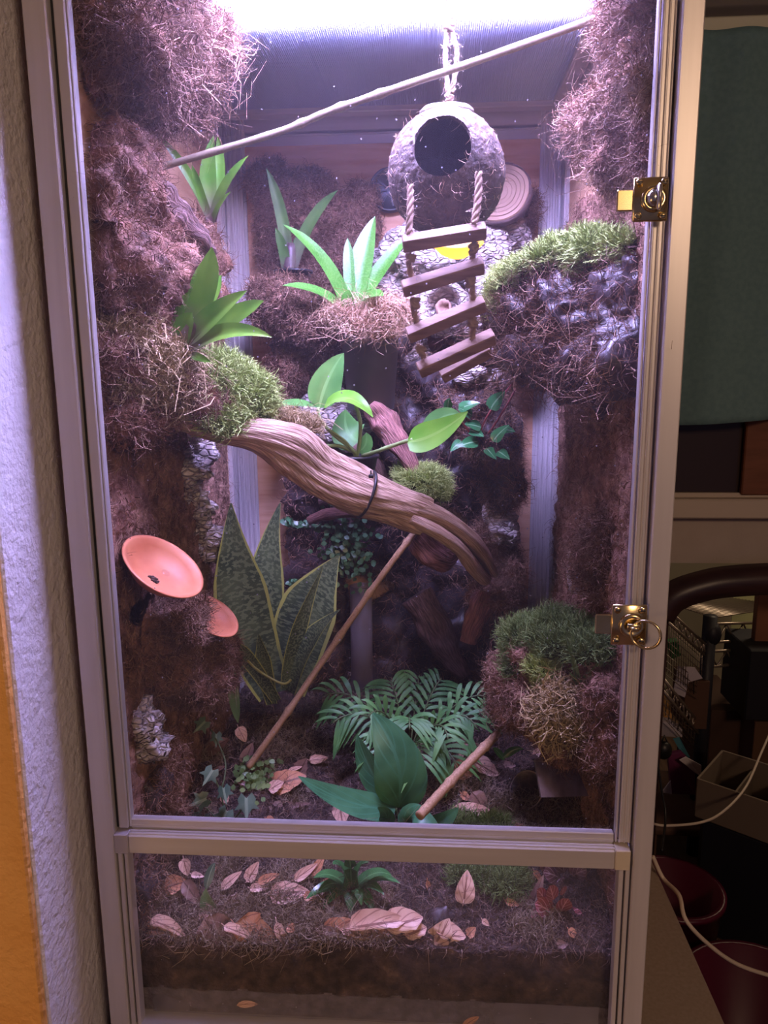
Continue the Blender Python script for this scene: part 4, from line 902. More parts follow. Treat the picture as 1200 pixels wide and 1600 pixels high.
# weathered plank under the lower right ledge
g = Geo(); q4 = [A(836, 1186, .17), A(894, 1184, .17), A(920, 1244, .125), A(846, 1246, .125)]; dn = np.array([0, .012, -.006])
g.add([*q4, *[q+dn for q in q4]], [[3, 2, 1, 0], [4, 5, 6, 7]]+[[i, (i+1) % 4, 4+(i+1) % 4, 4+i] for i in range(4)])
single('wooden_plank', g, MT['slab'], 'weathered grey plank leaning under the lower right ledge', 'plank', smooth=False)
# ---- sticks
def stick(name, pts, r0, m_, label, nodes=(), k=60):
    P_ = spline(pts, k); rr_ = np.full(k, r0)*(1+.05*np.sin(np.arange(k)*1.3))
    for t in nodes: rr_ = rr_*(1+.35*np.exp(-((np.linspace(0, 1, k)-t)/.012)**2))
    g = Geo(); g.tube(P_, rr_, 12); return single(name, g, m_, label, 'stick')
stick('thin_branch', [onX(238, 265, -.262), A(430, 208, .20), A(520, 172, .19), A(640, 131, .17), A(760, 90, .16), A(1003, 3, .14)], .0042, MT['stickpale'], 'long thin pale stick spanning the top from left to right', (.28, .42, .53))
P3 = onX(1, 1, 1)
stick('bamboo_stick', [A(388, 1199, .26), A(450, 1112, .29), A(530, 995, .33), A(600, 895, .37), A(652, 826, .40)], .0048, MT['stick'], 'thin bamboo stick rising from the lower left soil to the branch', (.25, .5, .66, .9))
stick('bamboo_stick', [A(655, 1275, .10), A(715, 1210, .17), A(778, 1146, .23)], .0060, MT['stick'], 'short bamboo stick leaning against the lower right ledge', (.4, .8))
# grey tube standing at the back
c = G(566, 1075); top = A(565, 915, c[1]); rr_ = S(17, c); g = Geo(); g.lathe([(rr_*.86, -.02), (rr_, -.02), (rr_, top[2]-c[2]), (rr_*.86, top[2]-c[2]), (rr_*.84, .0)], 28, c)
single('clear_tube', g, glass_mat('grey_tube', .45, (.75, .72, .8)), 'upright greyish translucent tube standing at the back left of centre', 'tube')
# ================================================================== PLANTS, COCONUT HUT, LEAF LITTER
PROF = dict(strap=lambda t: (.62+.38*np.sin(np.pi*np.clip(t*.9+.1, 0, 1)))*np.clip((1-t)*5, 0, 1)**.6,
            lance=lambda t: np.sin(np.pi*np.clip(t, 0, 1)**.8)**.75,
            ovate=lambda t: np.sin(np.pi*np.clip(t, 0, 1)**.62)**.72,
            round=lambda t: np.sin(np.pi*np.clip(t, 0, 1)**.85)**.55,
            snake=lambda t: (.45+.55*np.sin(np.pi*np.clip(t*.75+.12, 0, 1)))*np.clip((1-t)*2.6, 0, 1)**.75,
            spike=lambda t: (1-t)**.8*(.7+.3*t))
TOCAM = -AX_F
def lpath(b, c, t, n=13): return bez(A(*b), A(*c), A(*t), n)
def add_leaf(root, b, c, t, w, m_, prof='strap', up=None, fold=.25, wav=0, seed=0, name='leaf', n=13, curl=0, nc=4, label=None):
    P_ = lpath(b, c, t, n); W_ = S(w, P_[n//2])*np.maximum(PROF[prof](np.linspace(0, 1, n)), .03)
    g = Geo(); g.leaf(P_, W_, TOCAM+np.array([0, 0, .35]) if up is None else up, fold, nc, wav, seed, curl)
    o = build(name, g, m_, root)
    if label: o['label'] = label
    return o
def plant(name, base, label, cat='plant', group=None): return thing(name, base, label, cat, group)
def stem(root, pts, w, m_=None, name='stem', k=14):
    P_ = spline([A(*p) for p in pts], k); g = Geo(); g.tube(P_, S(w, P_[0])/2, 7); return build(name, g, m_ or MT['stem'], root)
# bromeliads
r = plant('bromeliad', A(332, 348, .31), 'green bromeliad with narrow leaves beside the left frame, upper left')
for b, c, t, w, pf in (((328, 345, .31), (312, 285, .30), (246, 209, .27), 15, 'strap'), ((332, 345, .31), (318, 270, .32), (334, 212, .33), 27, 'lance'), ((334, 345, .31), (348, 262, .34), (340, 214, .36), 20, 'lance'),
                       ((333, 346, .31), (340, 292, .30), (388, 243, .28), 17, 'strap'), ((332, 350, .31), (335, 325, .30), (361, 299, .28), 11, 'strap'), ((328, 345, .30), (312, 300, .28), (300, 258, .27), 13, 'strap')):
    add_leaf(r, b, c, t, w, MT['brom'], pf)
r = plant('bromeliad', A(284, 558, .15), 'broad-leaved green bromeliad rising from the left moss ledge, purple at its base')
for i, (b, c, t, w, pf) in enumerate((((276, 545, .150), (272, 500, .150), (295, 456, .150), 24, 'strap'), ((284, 540, .16), (318, 480, .17), (346, 430, .18), 34, 'strap'), ((286, 540, .16), (305, 470, .16), (316, 408, .16), 24, 'strap'), ((284, 540, .15), (330, 470, .145), (331, 386, .14), 40, 'strap'),
                       ((290, 545, .14), (330, 510, .13), (412, 470, .11), 44, 'round'), ((288, 542, .135), (325, 495, .12), (386, 454, .115), 38, 'lance'), ((292, 550, .13), (350, 500, .11), (425, 527, .09), 30, 'lance'), ((280, 545, .135), (285, 515, .13), (300, 488, .13), 34, 'strap'), ((296, 552, .13), (310, 560, .12), (330, 566, .115), 14, 'lance'))):
    add_leaf(r, b, c, t, w, MT['brom'], pf, fold=.35 if i != 4 else .15)
g = Geo(); P_ = bez(A(278, 562, .145), A(290, 535, .14), A(312, 505, .14), 10); g.tube(P_, [S(q, P_[0]) for q in np.linspace(20, 17, 10)], 14); build('leaf_tube', g, mat('purple_green', (.09, .05, .06), (.14, .15, .04), 30, rough=.35), r)
r = plant('bromeliad', A(548, 492, .44), 'bright green banded bromeliad in the smoky cup at centre back')
for b, c, t, w, pf in (((546, 492, .44), (520, 400, .43), (443, 351, .40), 24, 'strap'), ((545, 495, .44), (510, 445, .42), (441, 446, .39), 20, 'strap'), ((548, 485, .44), (545, 420, .45), (543, 372, .46), 18, 'strap'), ((552, 488, .44), (562, 400, .46), (586, 338, .47), 38, 'lance'),
                       ((556, 490, .44), (580, 430, .45), (642, 366, .45), 27, 'strap'), ((554, 492, .43), (570, 455, .41), (599, 462, .38), 30, 'strap'), ((548, 495, .42), (540, 475, .40), (546, 452, .40), 22, 'strap')):
    add_leaf(r, b, c, t, w, MT['bromb'], pf, up=TOCAM+np.array([0, 0, .8]))
g = Geo(); P_ = bez(A(550, 505, .44), A(550, 490, .44), A(548, 470, .44), 6); g.tube(P_, [S(q, P_[0]) for q in (11, 13, 14, 13, 11, 9)], 12); build('leaf_tube', g, mat('green_base', (.16, .30, .06), rough=.4), r)
r = plant('bromeliad', A(452, 438, .50), 'dark narrow bromeliad with cut leaf tip in the black cup on the back wall')
for b, c, t, w, pf in (((450, 438, .50), (452, 350, .50), (416, 262, .48), 19, 'strap'), ((454, 438, .50), (470, 350, .50), (528, 297, .48), 20, 'strap'), ((448, 436, .50), (448, 395, .49), (430, 356, .48), 16, 'strap'), ((456, 438, .50), (465, 400, .51), (462, 370, .51), 14, 'strap')):
    add_leaf(r, b, c, t, w, MT['bromd'], pf, fold=.4)
g = Geo(); P_ = bez(A(452, 440, .50), A(453, 410, .50), A(455, 380, .50), 6); g.tube(P_, [S(q, P_[0]) for q in (12, 12, 11, 10, 9, 7)], 12); build('leaf_tube', g, mat('purple_stalk', (.07, .04, .05), (.10, .10, .05), 30, rough=.4), r)
def cup(name, px, py, Y, rt, rb_, h, m_, label, soil=None, cat='pot'):
    c = A(px, py, Y); a = S(rt, c); b = S(rb_, c); hh = S(h, c); r = thing(name, c-np.array([0, 0, hh]), label, cat)
    g = Geo(); g.lathe([(0, -hh), (b, -hh), (a*.97, -.003), (a*1.05, -.003), (a*1.05, .001), (a*.96, .001), (b*.93, -hh+.002), (0, -hh+.002)], 32, c); build('cup_wall', g, m_, r)
    if soil:
        g = Geo(); g.lathe([(0, 0), (a*.5, .0), (a*.93, -.004)], 24, c-np.array([0, 0, .002])); V = g.V[0]; V[:, 2] += .002*fbm(V, 200, 2, 3); build('potting_soil', g, soil, r)
    return r
cup('black_cup', 458, 424, .50, 29, 24, 34, MT['black'], 'small black plastic cup holding the dark narrow bromeliad', MT['soilpot'])
cup('smoky_cup', 578, 508, .45, 48, 37, 130, MT['clear'], 'smoky translucent plastic cup under the banded bromeliad')
moss([E(545, 500, .43, 38, 12, .035), E(600, 490, .43, 40, 16, .035), E(580, 515, .41, 45, 12, .03)], 'reddish fibre collar around the rim of the smoky cup', 6000, .014, .0012, 'fibre_pale', 'drybase', 71, lie=.8, curl=.9, name='fibre_collar', up=(0, 0, -.15))
cup('vine_pot', 555, 712, .36, 36, 27, 40, MT['black'], 'small black pot behind the branch holding the trailing vine', MT['soilpot'])
# trailing vine (heart-leaved)
r = plant('trailing_vine', A(558, 715, .36), 'heart-leaved trailing vine in the black pot at centre')
U0 = TOCAM+np.array([0, 0, .2])
add_leaf(r, (498, 638, .35), (508, 590, .36), (537, 552, .37), 50, MT['pothos'], 'ovate', up=U0+.3*AX_R, fold=.12)
add_leaf(r, (496, 636, .35), (460, 625, .33), (420, 638, .31), 24, MT['pothos'], 'lance', up=np.array([0, -.55, .9]), fold=.2)
add_leaf(r, (506, 637, .34), (545, 600, .32), (583, 652, .31), 40, MT['pothosbr'], 'ovate', up=np.array([.25, -.6, .9]), fold=.2)
add_leaf(r, (560, 690, .38), (535, 680, .39), (540, 640, .40), 56, MT['pothos'], 'ovate', up=U0, fold=.1)
add_leaf(r, (560, 705, .36), (575, 700, .36), (573, 676, .36), 24, MT['pothos'], 'round', up=U0, fold=.15)
add_leaf(r, (636, 690, .31), (675, 690, .30), (731, 643, .29), 50, MT['pothosbr'], 'ovate', up=U0+.2*AX_U, fold=.18)
add_leaf(r, (665, 680, .32), (690, 640, .33), (720, 648, .33), 34, MT['pothos'], 'ovate', up=U0-.2*AX_R, fold=.1)
stem(r, [(558, 712, .36), (548, 700, .355), (520, 678, .35), (500, 655, .35), (497, 636, .35)], 6)
stem(r, [(552, 706, .36), (530, 697, .355), (504, 697, .35)], 6)
stem(r, [(558, 712, .36), (562, 690, .355), (563, 660, .34), (556, 634, .33)], 6)
stem(r, [(566, 712, .36), (592, 704, .34), (620, 694, .32), (638, 688, .31)], 6)
stem(r, [(572, 714, .36), (600, 700, .34), (628, 692, .32), (645, 686, .31)], 5)
stem(r, [(556, 714, .36), (540, 690, .35), (512, 670, .345)], 4)
# shiny-leaved plant on the right back
r = plant('shiny_leaved_plant', A(742, 690, .46), 'small plant with shiny oval leaves and red stems right of the vine')
for (x, y, dx, dy, w) in ((700, 640, 2, -14, 12), (716, 640, 26, -8, 16), (766, 640, 18, -22, 20), (752, 668, -20, -4, 16), (735, 672, 16, 8, 16), (770, 690, 20, -20, 16), (748, 690, -24, 6, 18), (760, 700, 12, 14, 14), (722, 690, -14, 12, 12), (778, 705, 14, 10, 16), (738, 650, -16, -10, 16), (782, 672, 18, 2, 14)):
    add_leaf(r, (x, y, .40), (x+dx*.5-2, y+dy*.5-3, .395), (x+dx*1.3, y+dy*1.3, .39), w*1.25, MT['pepero'], 'ovate', up=TOCAM+np.array([.1, 0, .6]), fold=.1, n=9)
for q in ([(742, 700, .42), (730, 670, .41), (702, 640, .40)], [(742, 700, .42), (752, 670, .41), (768, 640, .40), (800, 600, .42)], [(742, 700, .42), (740, 670, .41), (722, 640, .40)], [(745, 700, .42), (775, 660, .41), (806, 608, .42)]): stem(r, q, 3, MT['stemred'])
# creeping fig: little leaves
rr = random.Random(8); r = plant('creeping_fig', A(540, 880, .46), 'dark small-leaved creeping fig hanging left of the bamboo stick')
g = Geo()
def tiny(g, p, s_, sd):
    q = random.Random(sd); d = nrm([q.uniform(-1, 1), q.uniform(-.6, .2), q.uniform(-1, .4)]); g.leaf([p, p+d*s_*.35, p+d*s_*.7, p+d*s_], np.array([.2, .9, .85, .15])*s_*.9, TOCAM+np.array([q.uniform(-.5, .5), 0, q.uniform(0, .8)]), .1, 2)
k = 0
for _ in range(330):
    a = rr.gauss(545, 22); b = rr.gauss(850, 30)
    if rr.random() < .25: a = rr.uniform(515, 575); b = rr.uniform(775, 900)
    k += 1; tiny(g, A(a, b, rr.uniform(.45, .50)), S(9, A(a, b, .47)), k)
build('small_leaves', g, MT['creep'], r, kind='stuff')
for q in ([(560, 780, .5), (550, 830, .47), (530, 880, .47)], [(575, 800, .5), (560, 850, .47), (552, 900, .47)]): stem(r, q, 2.5, MT['stemdk'])
r = plant('creeping_fig', A(490, 830, .47), 'thin creeping fig sprig running left under the red wood sliver')
g = Geo(); 
for line in ([(446, 812), (480, 818), (530, 826)], [(455, 905), (490, 912), (520, 895)], [(500, 765), (540, 790), (590, 800)]):
    P_ = spline([A(x, y, .48) for x, y in line], 26)
    for p in P_:
        for s_ in range(3): k += 1; tiny(g, p+np.array([0, -.01, rr.uniform(-.003, .003)]), S(8, p), k)
build('small_leaves', g, MT['creep'], r, kind='stuff'); stem(r, [(446, 812, .475), (480, 818, .475), (530, 826, .475)], 2, MT['stemdk'])
# snake plant
r = plant('snake_plant', G(435, 1100), 'tall snake plant with yellow-edged mottled leaves, left of centre')
for i, (b, c, t, w, up) in enumerate((((428, 1082, .38), (365, 960, .37), (361, 786, .35), 84, U0+.25*AX_R), ((440, 1080, .40), (395, 930, .42), (438, 786, .42), 60, U0-.15*AX_R), ((450, 1078, .40), (470, 960, .40), (530, 868, .40), 96, U0-.2*AX_R),
        ((446, 1075, .36), (450, 1010, .35), (505, 885, .36), 26, U0+.6*AX_R), ((425, 1100, .36), (412, 1040, .35), (404, 990, .34), 26, U0), ((432, 1095, .35), (380, 1010, .31), (356, 1000, .30), 24, U0), ((452, 1080, .36), (470, 1000, .35), (532, 952, .34), 40, np.array([.1, -.5, 1]))  )):
    add_leaf(r, b, c, t, w, MT['snake'], 'snake', up=up, fold=.22, n=18)
stem(r, [(372, 1015, .33), (400, 1045, .31), (440, 1068, .30), (455, 1062, .30)], 4, mat('yellow_edge', (.36, .36, .10), rough=.5), 'leaf_edge')
add_leaf(r, (372, 1130, .28), (360, 1060, .28), (362, 1030, .28), 18, MT['smallp'], 'lance', name='leaf', label='pale drooping leaf')
# parlour palm
rr = random.Random(12); base = G(640, 1185)
r = plant('parlour_palm', base, 'feathery dark green parlour palm behind the broad-leaved plant')
Yb = float(base[1]); Yb = min(Yb, .45)
for i, (tx, ty, dy, cx, cy) in enumerate(((505, 1088, .02, 560, 1060), (520, 1130, -.05, 570, 1085), (575, 1120, -.07, 600, 1085), (655, 1055, .06, 650, 1090), (690, 1060, .05, 670, 1080), (762, 1090, .0, 720, 1070), (745, 1140, -.05, 720, 1080), (640, 1140, -.09, 640, 1090), (700, 1155, -.09, 690, 1100), (610, 1062, .05, 620, 1085), (660, 1200, -.12, 655, 1130), (590, 1180, -.1, 600, 1120), (715, 1200, -.08, 690, 1140))):
    P_ = lpath((640, 1180, Yb), (cx, cy, Yb+dy/2), (tx, ty, Yb+dy), 22); g = Geo(); g.tube(P_, .0011, 5); fr = build('frond', g, MT['stemdk'], r)
    for q in range(7):
        for sd in (-1, 1):
            j = 7+int(q*14/7); p = P_[j]; T = nrm(P_[min(j+1, 21)]-P_[j-1]); side = nrm(np.cross(T, TOCAM+np.array([0, 0, .6])))*sd
            L1 = S(52+12*rr.random(), p)*(1-.35*abs(q/6-.4)); d = nrm(T*.75+side*.8+np.array([0, 0, -.1])); e = p+d*L1; e[2] -= L1*.42
            g = Geo(); m_ = p+d*L1*.55+np.array([0, 0, .05*L1]); Pq = bez(p, m_, e, 7); g.leaf(Pq, L1*.135*np.maximum(PROF['lance'](np.linspace(0, 1, 7)), .05), TOCAM*.6+np.array([0, 0, 1.0]), .2, 2); build('leaflet', g, MT['palm'], fr)
# broad-leaved plant in front
b0 = G(628, 1290); YB_ = float(b0[1]); r = plant('broad_leaved_plant', b0, 'broad-leaved veined green plant just above the cross rail')
for b, c, t, w, up in (((622, 1262, YB_), (640, 1190, YB_-.01), (582, 1114, YB_+.02), 84, U0+.1*AX_R), ((618, 1262, YB_), (555, 1270, YB_-.03), (466, 1213, YB_-.04), 46, np.array([.0, -.7, 1])), ((606, 1240, YB_+.01), (575, 1210, YB_+.02), (558, 1148, YB_+.03), 44, U0-.4*AX_R),
                       ((640, 1300, YB_), (632, 1250, YB_-.03), (690, 1298, YB_-.04), 40, np.array([.2, -.8, .8])), ((655, 1300, YB_), (690, 1290, YB_-.03), (716, 1262, YB_-.02), 34, U0), ((600, 1290, YB_-.01), (612, 1270, YB_-.03), (590, 1262, YB_-.04), 26, U0), ((620, 1300, YB_-.01), (600, 1290, YB_-.04), (575, 1300, YB_-.05), 34, np.array([-.2, -.7, .8]))):
    add_leaf(r, b, c, t, w, MT['broad'], 'ovate', up=up, fold=.16, n=18, nc=8)
for q in ([(628, 1300, YB_), (626, 1265, YB_)], [(632, 1300, YB_), (622, 1275, YB_), (618, 1262, YB_)], [(622, 1300, YB_), (612, 1265, YB_), (606, 1242, YB_+.01)]): stem(r, q, 6, MT['stemdk'], k=6)
# low plant under the rail
b0 = G(552, 1400); Yl = float(b0[1]); r = plant('low_leafy_plant', b0, 'low plant with drooping pointed green leaves just below the cross rail')
for tx, ty, w in ((478, 1405, 24), (490, 1372, 24), (505, 1420, 22), (548, 1428, 30), (588, 1432, 22), (612, 1368, 24), (600, 1398, 20), (520, 1350, 26), (575, 1348, 26), (545, 1342, 22), (625, 1380, 18), (565, 1415, 22), (496, 1395, 22)):
    add_leaf(r, (550, 1395, Yl+.005), ((550+tx)/2, (1378+ty)/2-22, Yl-.01), (tx, ty, Yl-.028), w, MT['lowp'], 'ovate', up=TOCAM*.5+np.array([(tx-550)*.004, 0, 1.0]), fold=.14, n=11)
# ivy at lower left
r = plant('ivy', G(355, 1270), 'grey-green ivy with lobed leaves in the lower left behind the cross rail')
def lobed(root, px, py, Y, s, ang, m_):
    c = A(px, py, Y); s = S(s, c); n_ = nrm(TOCAM+np.array([rr.uniform(-.4, .4), 0, rr.uniform(.1, .8)])); M_ = frame_from(n_, AX_R); out = [(0, -.15), (.28, -.42), (.5, -.1), (.42, .12), (.68, .42), (.30, .38), (.12, .62), (0, 1.0), (-.12, .62), (-.30, .38), (-.68, .42), (-.42, .12), (-.5, -.1), (-.28, -.42)]
    ca, sa = math.cos(ang), math.sin(ang); V = [c+n_*s*.05]+[c+M_[:, 0]*s*(x*ca-y*sa)+M_[:, 1]*s*(x*sa+y*ca)-n_*s*.12*abs(x) for x, y in out]
    g = Geo(); g.add(V, [[0, i+1, (i+1) % 14+1] for i in range(14)], [[.5, 0]]+[[.5+x*.6, (y+.4)/1.4] for x, y in out]); return build('leaf', g, m_, root)
for px, py, s, an in ((330, 1207, 24, 2.6), (350, 1235, 22, 3.4), (318, 1250, 26, 1.9), (385, 1252, 30, 3.2), (352, 1272, 28, 2.7), (306, 1280, 24, 1.6), (372, 1282, 22, 3.6), (325, 1282, 22, 2.4), (318, 1130, 22, 2.4), (338, 1150, 18, 3.2)):
    lobed(r, px, py, .18 if py > 1160 else .26, s, an, MT['ivy'])
for q in ([(355, 1290, .19), (345, 1240, .19), (330, 1205, .19)], [(355, 1290, .19), (378, 1265, .185), (386, 1248, .185)], [(350, 1290, .19), (322, 1262, .19)], [(345, 1240, .20), (352, 1190, .23), (330, 1140, .27)]): stem(r, q, 2.5, MT['stemred'] if False else MT['stemdk'])
r = plant('creeping_fig', G(400, 1225), 'small round-leaved creeper at the foot of the long bamboo stick'); g = Geo(); rr = random.Random(3)
for _ in range(140): k += 1; p = G(rr.gauss(400, 17), rr.gauss(1222, 13)); p[2] += rr.uniform(.0, .02); tiny(g, p, S(9, p), k)
build('small_leaves', g, MT['smallp'], r, kind='stuff'); stem(r, [(385, 1235, .26), (400, 1222, .26), (418, 1215, .26)], 2, MT['stemdk'])
# fittonia
for (px, py, m_, lab, pts) in ((872, 1432, MT['fitt'], 'pink-veined small plant glowing red in the lower right', ((850, 1420, 34), (868, 1450, 30), (898, 1438, 34), (882, 1415, 26), (850, 1442, 30), (862, 1395, 24), (840, 1432, 22), (890, 1460, 20), (845, 1398, 20), (880, 1392, 14))),
                               (882, 1375, MT['fittp'], 'pale-veined dark small plant just under the cross rail at right', ((885, 1385, 34), (862, 1368, 30), (905, 1365, 28), (880, 1350, 30), (850, 1352, 24), (912, 1385, 20)))):
    b0 = G(px, py); Yf = float(b0[1])+.01; r = plant('veined_plant', b0, lab)
    for i, (x, y, w) in enumerate(pts):
        dx, dy = x-px, y-py; q = math.hypot(dx, dy)+1; add_leaf(r, (x-dx/q*w*.5, y-dy/q*w*.5, Yf-.004), (x, y-4, Yf-.014), (x+dx/q*w*.5, y+dy/q*w*.5, Yf-.018), w*.95, m_, 'round', up=TOCAM+np.array([dx*.01, 0, .7]), fold=.12, n=9, nc=6)
# small spiky plant on the lower right ledge
r = plant('spiky_plant', A(905, 1075, .11), 'small spiky green rosette beside the domed moss cushion')
for t, w in (((884, 992, .10), 17), ((962, 1012, .09), 17), ((962, 1062, .085), 14), ((940, 1088, .085), 14), ((925, 1040, .12), 12), ((890, 1050, .10), 12), ((950, 1035, .10), 12)):
    add_leaf(r, (905, 1075, .11), ((905*1.2+t[0])/2.2, (1075+t[1]*1.2)/2.2, .10), t, w, MT['smallp'], 'spike', fold=.5)
# small leaves elsewhere
r = plant('seedling', G(335, 1440), 'single upright green leaf among dead leaves, lower left'); add_leaf(r, (348, 1448, .06), (318, 1420, .06), (322, 1388, .065), 26, MT['smallp'], 'lance'); add_leaf(r, (322, 1390, .065), (328, 1360, .07), (336, 1348, .075), 14, MT['ivy'], 'lance')
r = plant('seedling', G(810, 1190), 'tiny green sprig below the left edge of the lower right ledge'); add_leaf(r, (785, 1185, .22), (800, 1168, .22), (818, 1170, .21), 12, MT['lowp'], 'lance'); add_leaf(r, (788, 1188, .22), (778, 1172, .22), (770, 1168, .22), 10, MT['lowp'], 'lance')
moss([(G(760, 1368)+np.array([0, 0, .004]), (.045, .03, .010)), (G(790, 1380)+np.array([0, 0, .003]), (.03, .025, .008))], 'dark green moss patch on the soil below the rail, right of centre', 3500, .010, .0012, 'moss_dk', 'mossbase', 81)
moss([(G(745, 1290)+np.array([0, 0, .003]), (.05, .02, .008))], 'thin dark moss strip on the soil just above the cross rail', 2000, .009, .0011, 'moss_dk', 'mossbase', 82)

# ---- coconut hut with rope ladder
c = A(697, 272, .185); R_ = S(91, c)
hut = thing('coconut_hut', c-np.array([0, 0, R_]), 'brown coconut shell hut hanging on a rope, round hole in front', 'animal hide')
ax_ = nrm(A(691, 229, .10)-A(697, 268, .185)); vr = nrm(ray(697, 272)); uu_ = nrm(AX_U-vr*(AX_U@vr)); ax_ = nrm(-vr*.88+uu_*.46-AX_R*.07); Mx = frame_from(ax_)
def shell_pts(rad, a0, seed, n1=60, n2=110, rough_=.0011):
    V = []
    for i in range(n1+1):
        t = a0+(math.pi-a0)*i/n1
        for j in range(n2):
            f = 2*math.pi*j/n2; V.append(Mx@np.array([math.sin(t)*math.cos(f), math.sin(t)*math.sin(f), math.cos(t)]))
    V = np.array(V); rr_ = rad*(1+.015*fbm(V, 1.6, 1, seed))+rough_*.8*fbm(V, 40, 3, seed+3); out = V*rr_[:, None]; out[:, 2] *= 1.03
    return out+c, [[i*n2+j, i*n2+(j+1) % n2, (i+1)*n2+(j+1) % n2, (i+1)*n2+j] for i in range(n1) for j in range(n2)]
a0 = math.radians(28.5); g = Geo(); V, F = shell_pts(R_, a0, 4); g.add(V, F); V2, F2 = shell_pts(R_*.93, a0*1.03, 4, rough_=.0004)
g.add(V2, [f[::-1] for f in F2], None, 1); n2 = 110; rim = np.vstack([V[:n2], V2[:n2]]); g.add(rim, [[j, n2+j, n2+(j+1) % n2, (j+1) % n2] for j in range(n2)], None, 0)
build('shell', g, [MT['coconut'], MT['shellin']], hut)
rgn = np.random.default_rng(9); kk = rgn.integers(0, len(V), 900); nn = V[kk]-c; nn /= np.linalg.norm(nn, axis=1)[:, None]; g = Geo(); g.strands(V[kk], nn, .009, .0006, lie=.95, curl=.5, seed=3); build('shell_hairs', g, MT['fibre_pale'], hut, kind='stuff')
tp = c+np.array([0, 0, R_*.97]); g = Geo(); lr = S(42, tp); g.lathe([(0, -.006), (lr*.9, -.007), (lr, -.004), (lr, -.001), (lr*.86, .003), (0, .006)], 36, tp+np.array([0, 0, .003]), np.array(Matrix.Rotation(.10, 3, 'X'))); V = g.V[0]; g.V[0] = V+(.0006*fbm(V, 200, 2, 2))[:, None]; build('lid', g, mat('lid_shell', (.11, .10, .07), (.17, .155, .12), 50, rough=.5), hut)
g = Geo(); q = c+Mx@np.array([.1, .2, -.75])*R_; g.ball(q, (.010, .006, .012), 10); build('inner_rope_knot', g, MT['ropebody'], hut)
def rope(root, pts, w, name='rope', hair=110, k=40, seed=0, tw=26):
    P_ = spline(pts, k); r_ = S(w, P_[0])/2
    g = Geo()
    Lg = np.linspace(0, 1, k*3); Pd = spline(pts, k*3); T = np.gradient(Pd, axis=0); T /= np.linalg.norm(T, axis=1)[:, None]; u = nrm(np.cross(T[0], (0, 1, 0.01)))
    L_tot = np.linalg.norm(np.diff(Pd, axis=0), axis=1).sum(); turns = L_tot/(r_*7)
    for s_ in range(3):
        Q = []
        for i, t in enumerate(Lg):
            uu = nrm(u-T[i]*(u@T[i])); ww = np.cross(T[i], uu); a = t*turns*2*math.pi+s_*2.094; Q.append(Pd[i]+(uu*math.cos(a)+ww*math.sin(a))*r_*.5)
        g.tube(Q, r_*.58, 6)
    kk = np.random.RandomState(seed); idx = kk.randint(0, len(Pd), hair); nn = kk.normal(size=(hair, 3)); nn /= np.linalg.norm(nn, axis=1)[:, None]
    o = build(name, g, MT['ropebody'], root); g2 = Geo(); g2.strands(Pd[idx]+nn*r_*.8, nn, .007, .00045, lie=.6, curl=.5, seed=seed); build('rope_hairs', g2, MT['rope'], o, kind='stuff'); return o
def knot(root, p, rx, name='knot', seed=0):
    p = np.asarray(p); s_ = S(rx, p)*.62; g = Geo(); q = random.Random(seed)
    g.ball(p, s_*.75, 10)
    for k_ in range(3):
        Mk = frame_from([q.uniform(-.5, .5), q.uniform(-.3, .3)-.2, 1+.4*(k_-1)] if k_ != 1 else [.9, -.3, .7]); th = np.linspace(0, 2*math.pi, 25)
        g.tube([p+np.array([0, 0, (k_-1)*s_*.35])+Mk@np.array([math.cos(t), math.sin(t), 0])*s_*.72 for t in th], s_*.34, 7, cap=False, prof=lambda a_, t: 1+.12*np.sin(a_*2+t*50))
    return build(name, g, MT['ropebody'], root)
Yr = .185
rope(hut, [A(703, -120, Yr), A(702, -10, Yr), A(702, 38, Yr)], 11, seed=1); rope(hut, [A(697, -60, Yr-.004), A(698, 0, Yr-.004), A(701, 40, Yr-.004)], 8, seed=8)
knot(hut, A(701, 42, Yr), 15); rope(hut, [A(699, 45, Yr), A(696, 90, Yr), A(701, 148, Yr)], 8, seed=2); rope(hut, [A(705, 48, Yr), A(714, 85, Yr), A(706, 145, Yr)], 8, seed=3); knot(hut, A(702, 153, Yr), 12, seed=1); rope(hut, [A(702, 155, Yr), A(702, 176, Yr)], 12, seed=4)
# ladder: rungs and ropes
RG = [((629, 381), (759, 360), .090, .095, 26), ((629, 452), (755, 414), .105, .11, 25), ((637, 525), (757, 474), .13, .135, 24), ((654, 579), (772, 525), .155, .16, 25), ((690, 590), (766, 548), .20, .20, 16)]
for (a, b, Ya, Yb2, th) in RG:
    p, q = A(*a, Ya), A(*b, Yb2); d = q-p; L1 = np.linalg.norm(d); d /= L1; Mr = np.stack([d, nrm(np.cross(TOCAM*-1, d)*1.0), nrm(np.cross(d, nrm(np.cross(TOCAM*-1, d))))], 1)
    upv = nrm(np.cross(AX_F, d)); upv = upv if upv[2] > 0 else -upv; dep = np.cross(d, upv); Mr = np.stack([d, dep, upv], 1)
    tilt = Matrix.Rotation(-.45, 3, Vector(d.tolist())); Mr = np.array(tilt)@Mr
    g = Geo(); g.box((p+q)/2+upv*0, (L1, S(24, p), S(th*.72, p)), Mr, bev=.0012); build('rung', g, MT['rung'], hut, False)
lx = [A(641, 290, .105), A(641, 330, .094), A(638, 372, .088)]
rope(hut, lx, 11, seed=11); rope(hut, [A(748, 270, .105), A(747, 310, .098), A(741, 350, .090)], 12, seed=12)
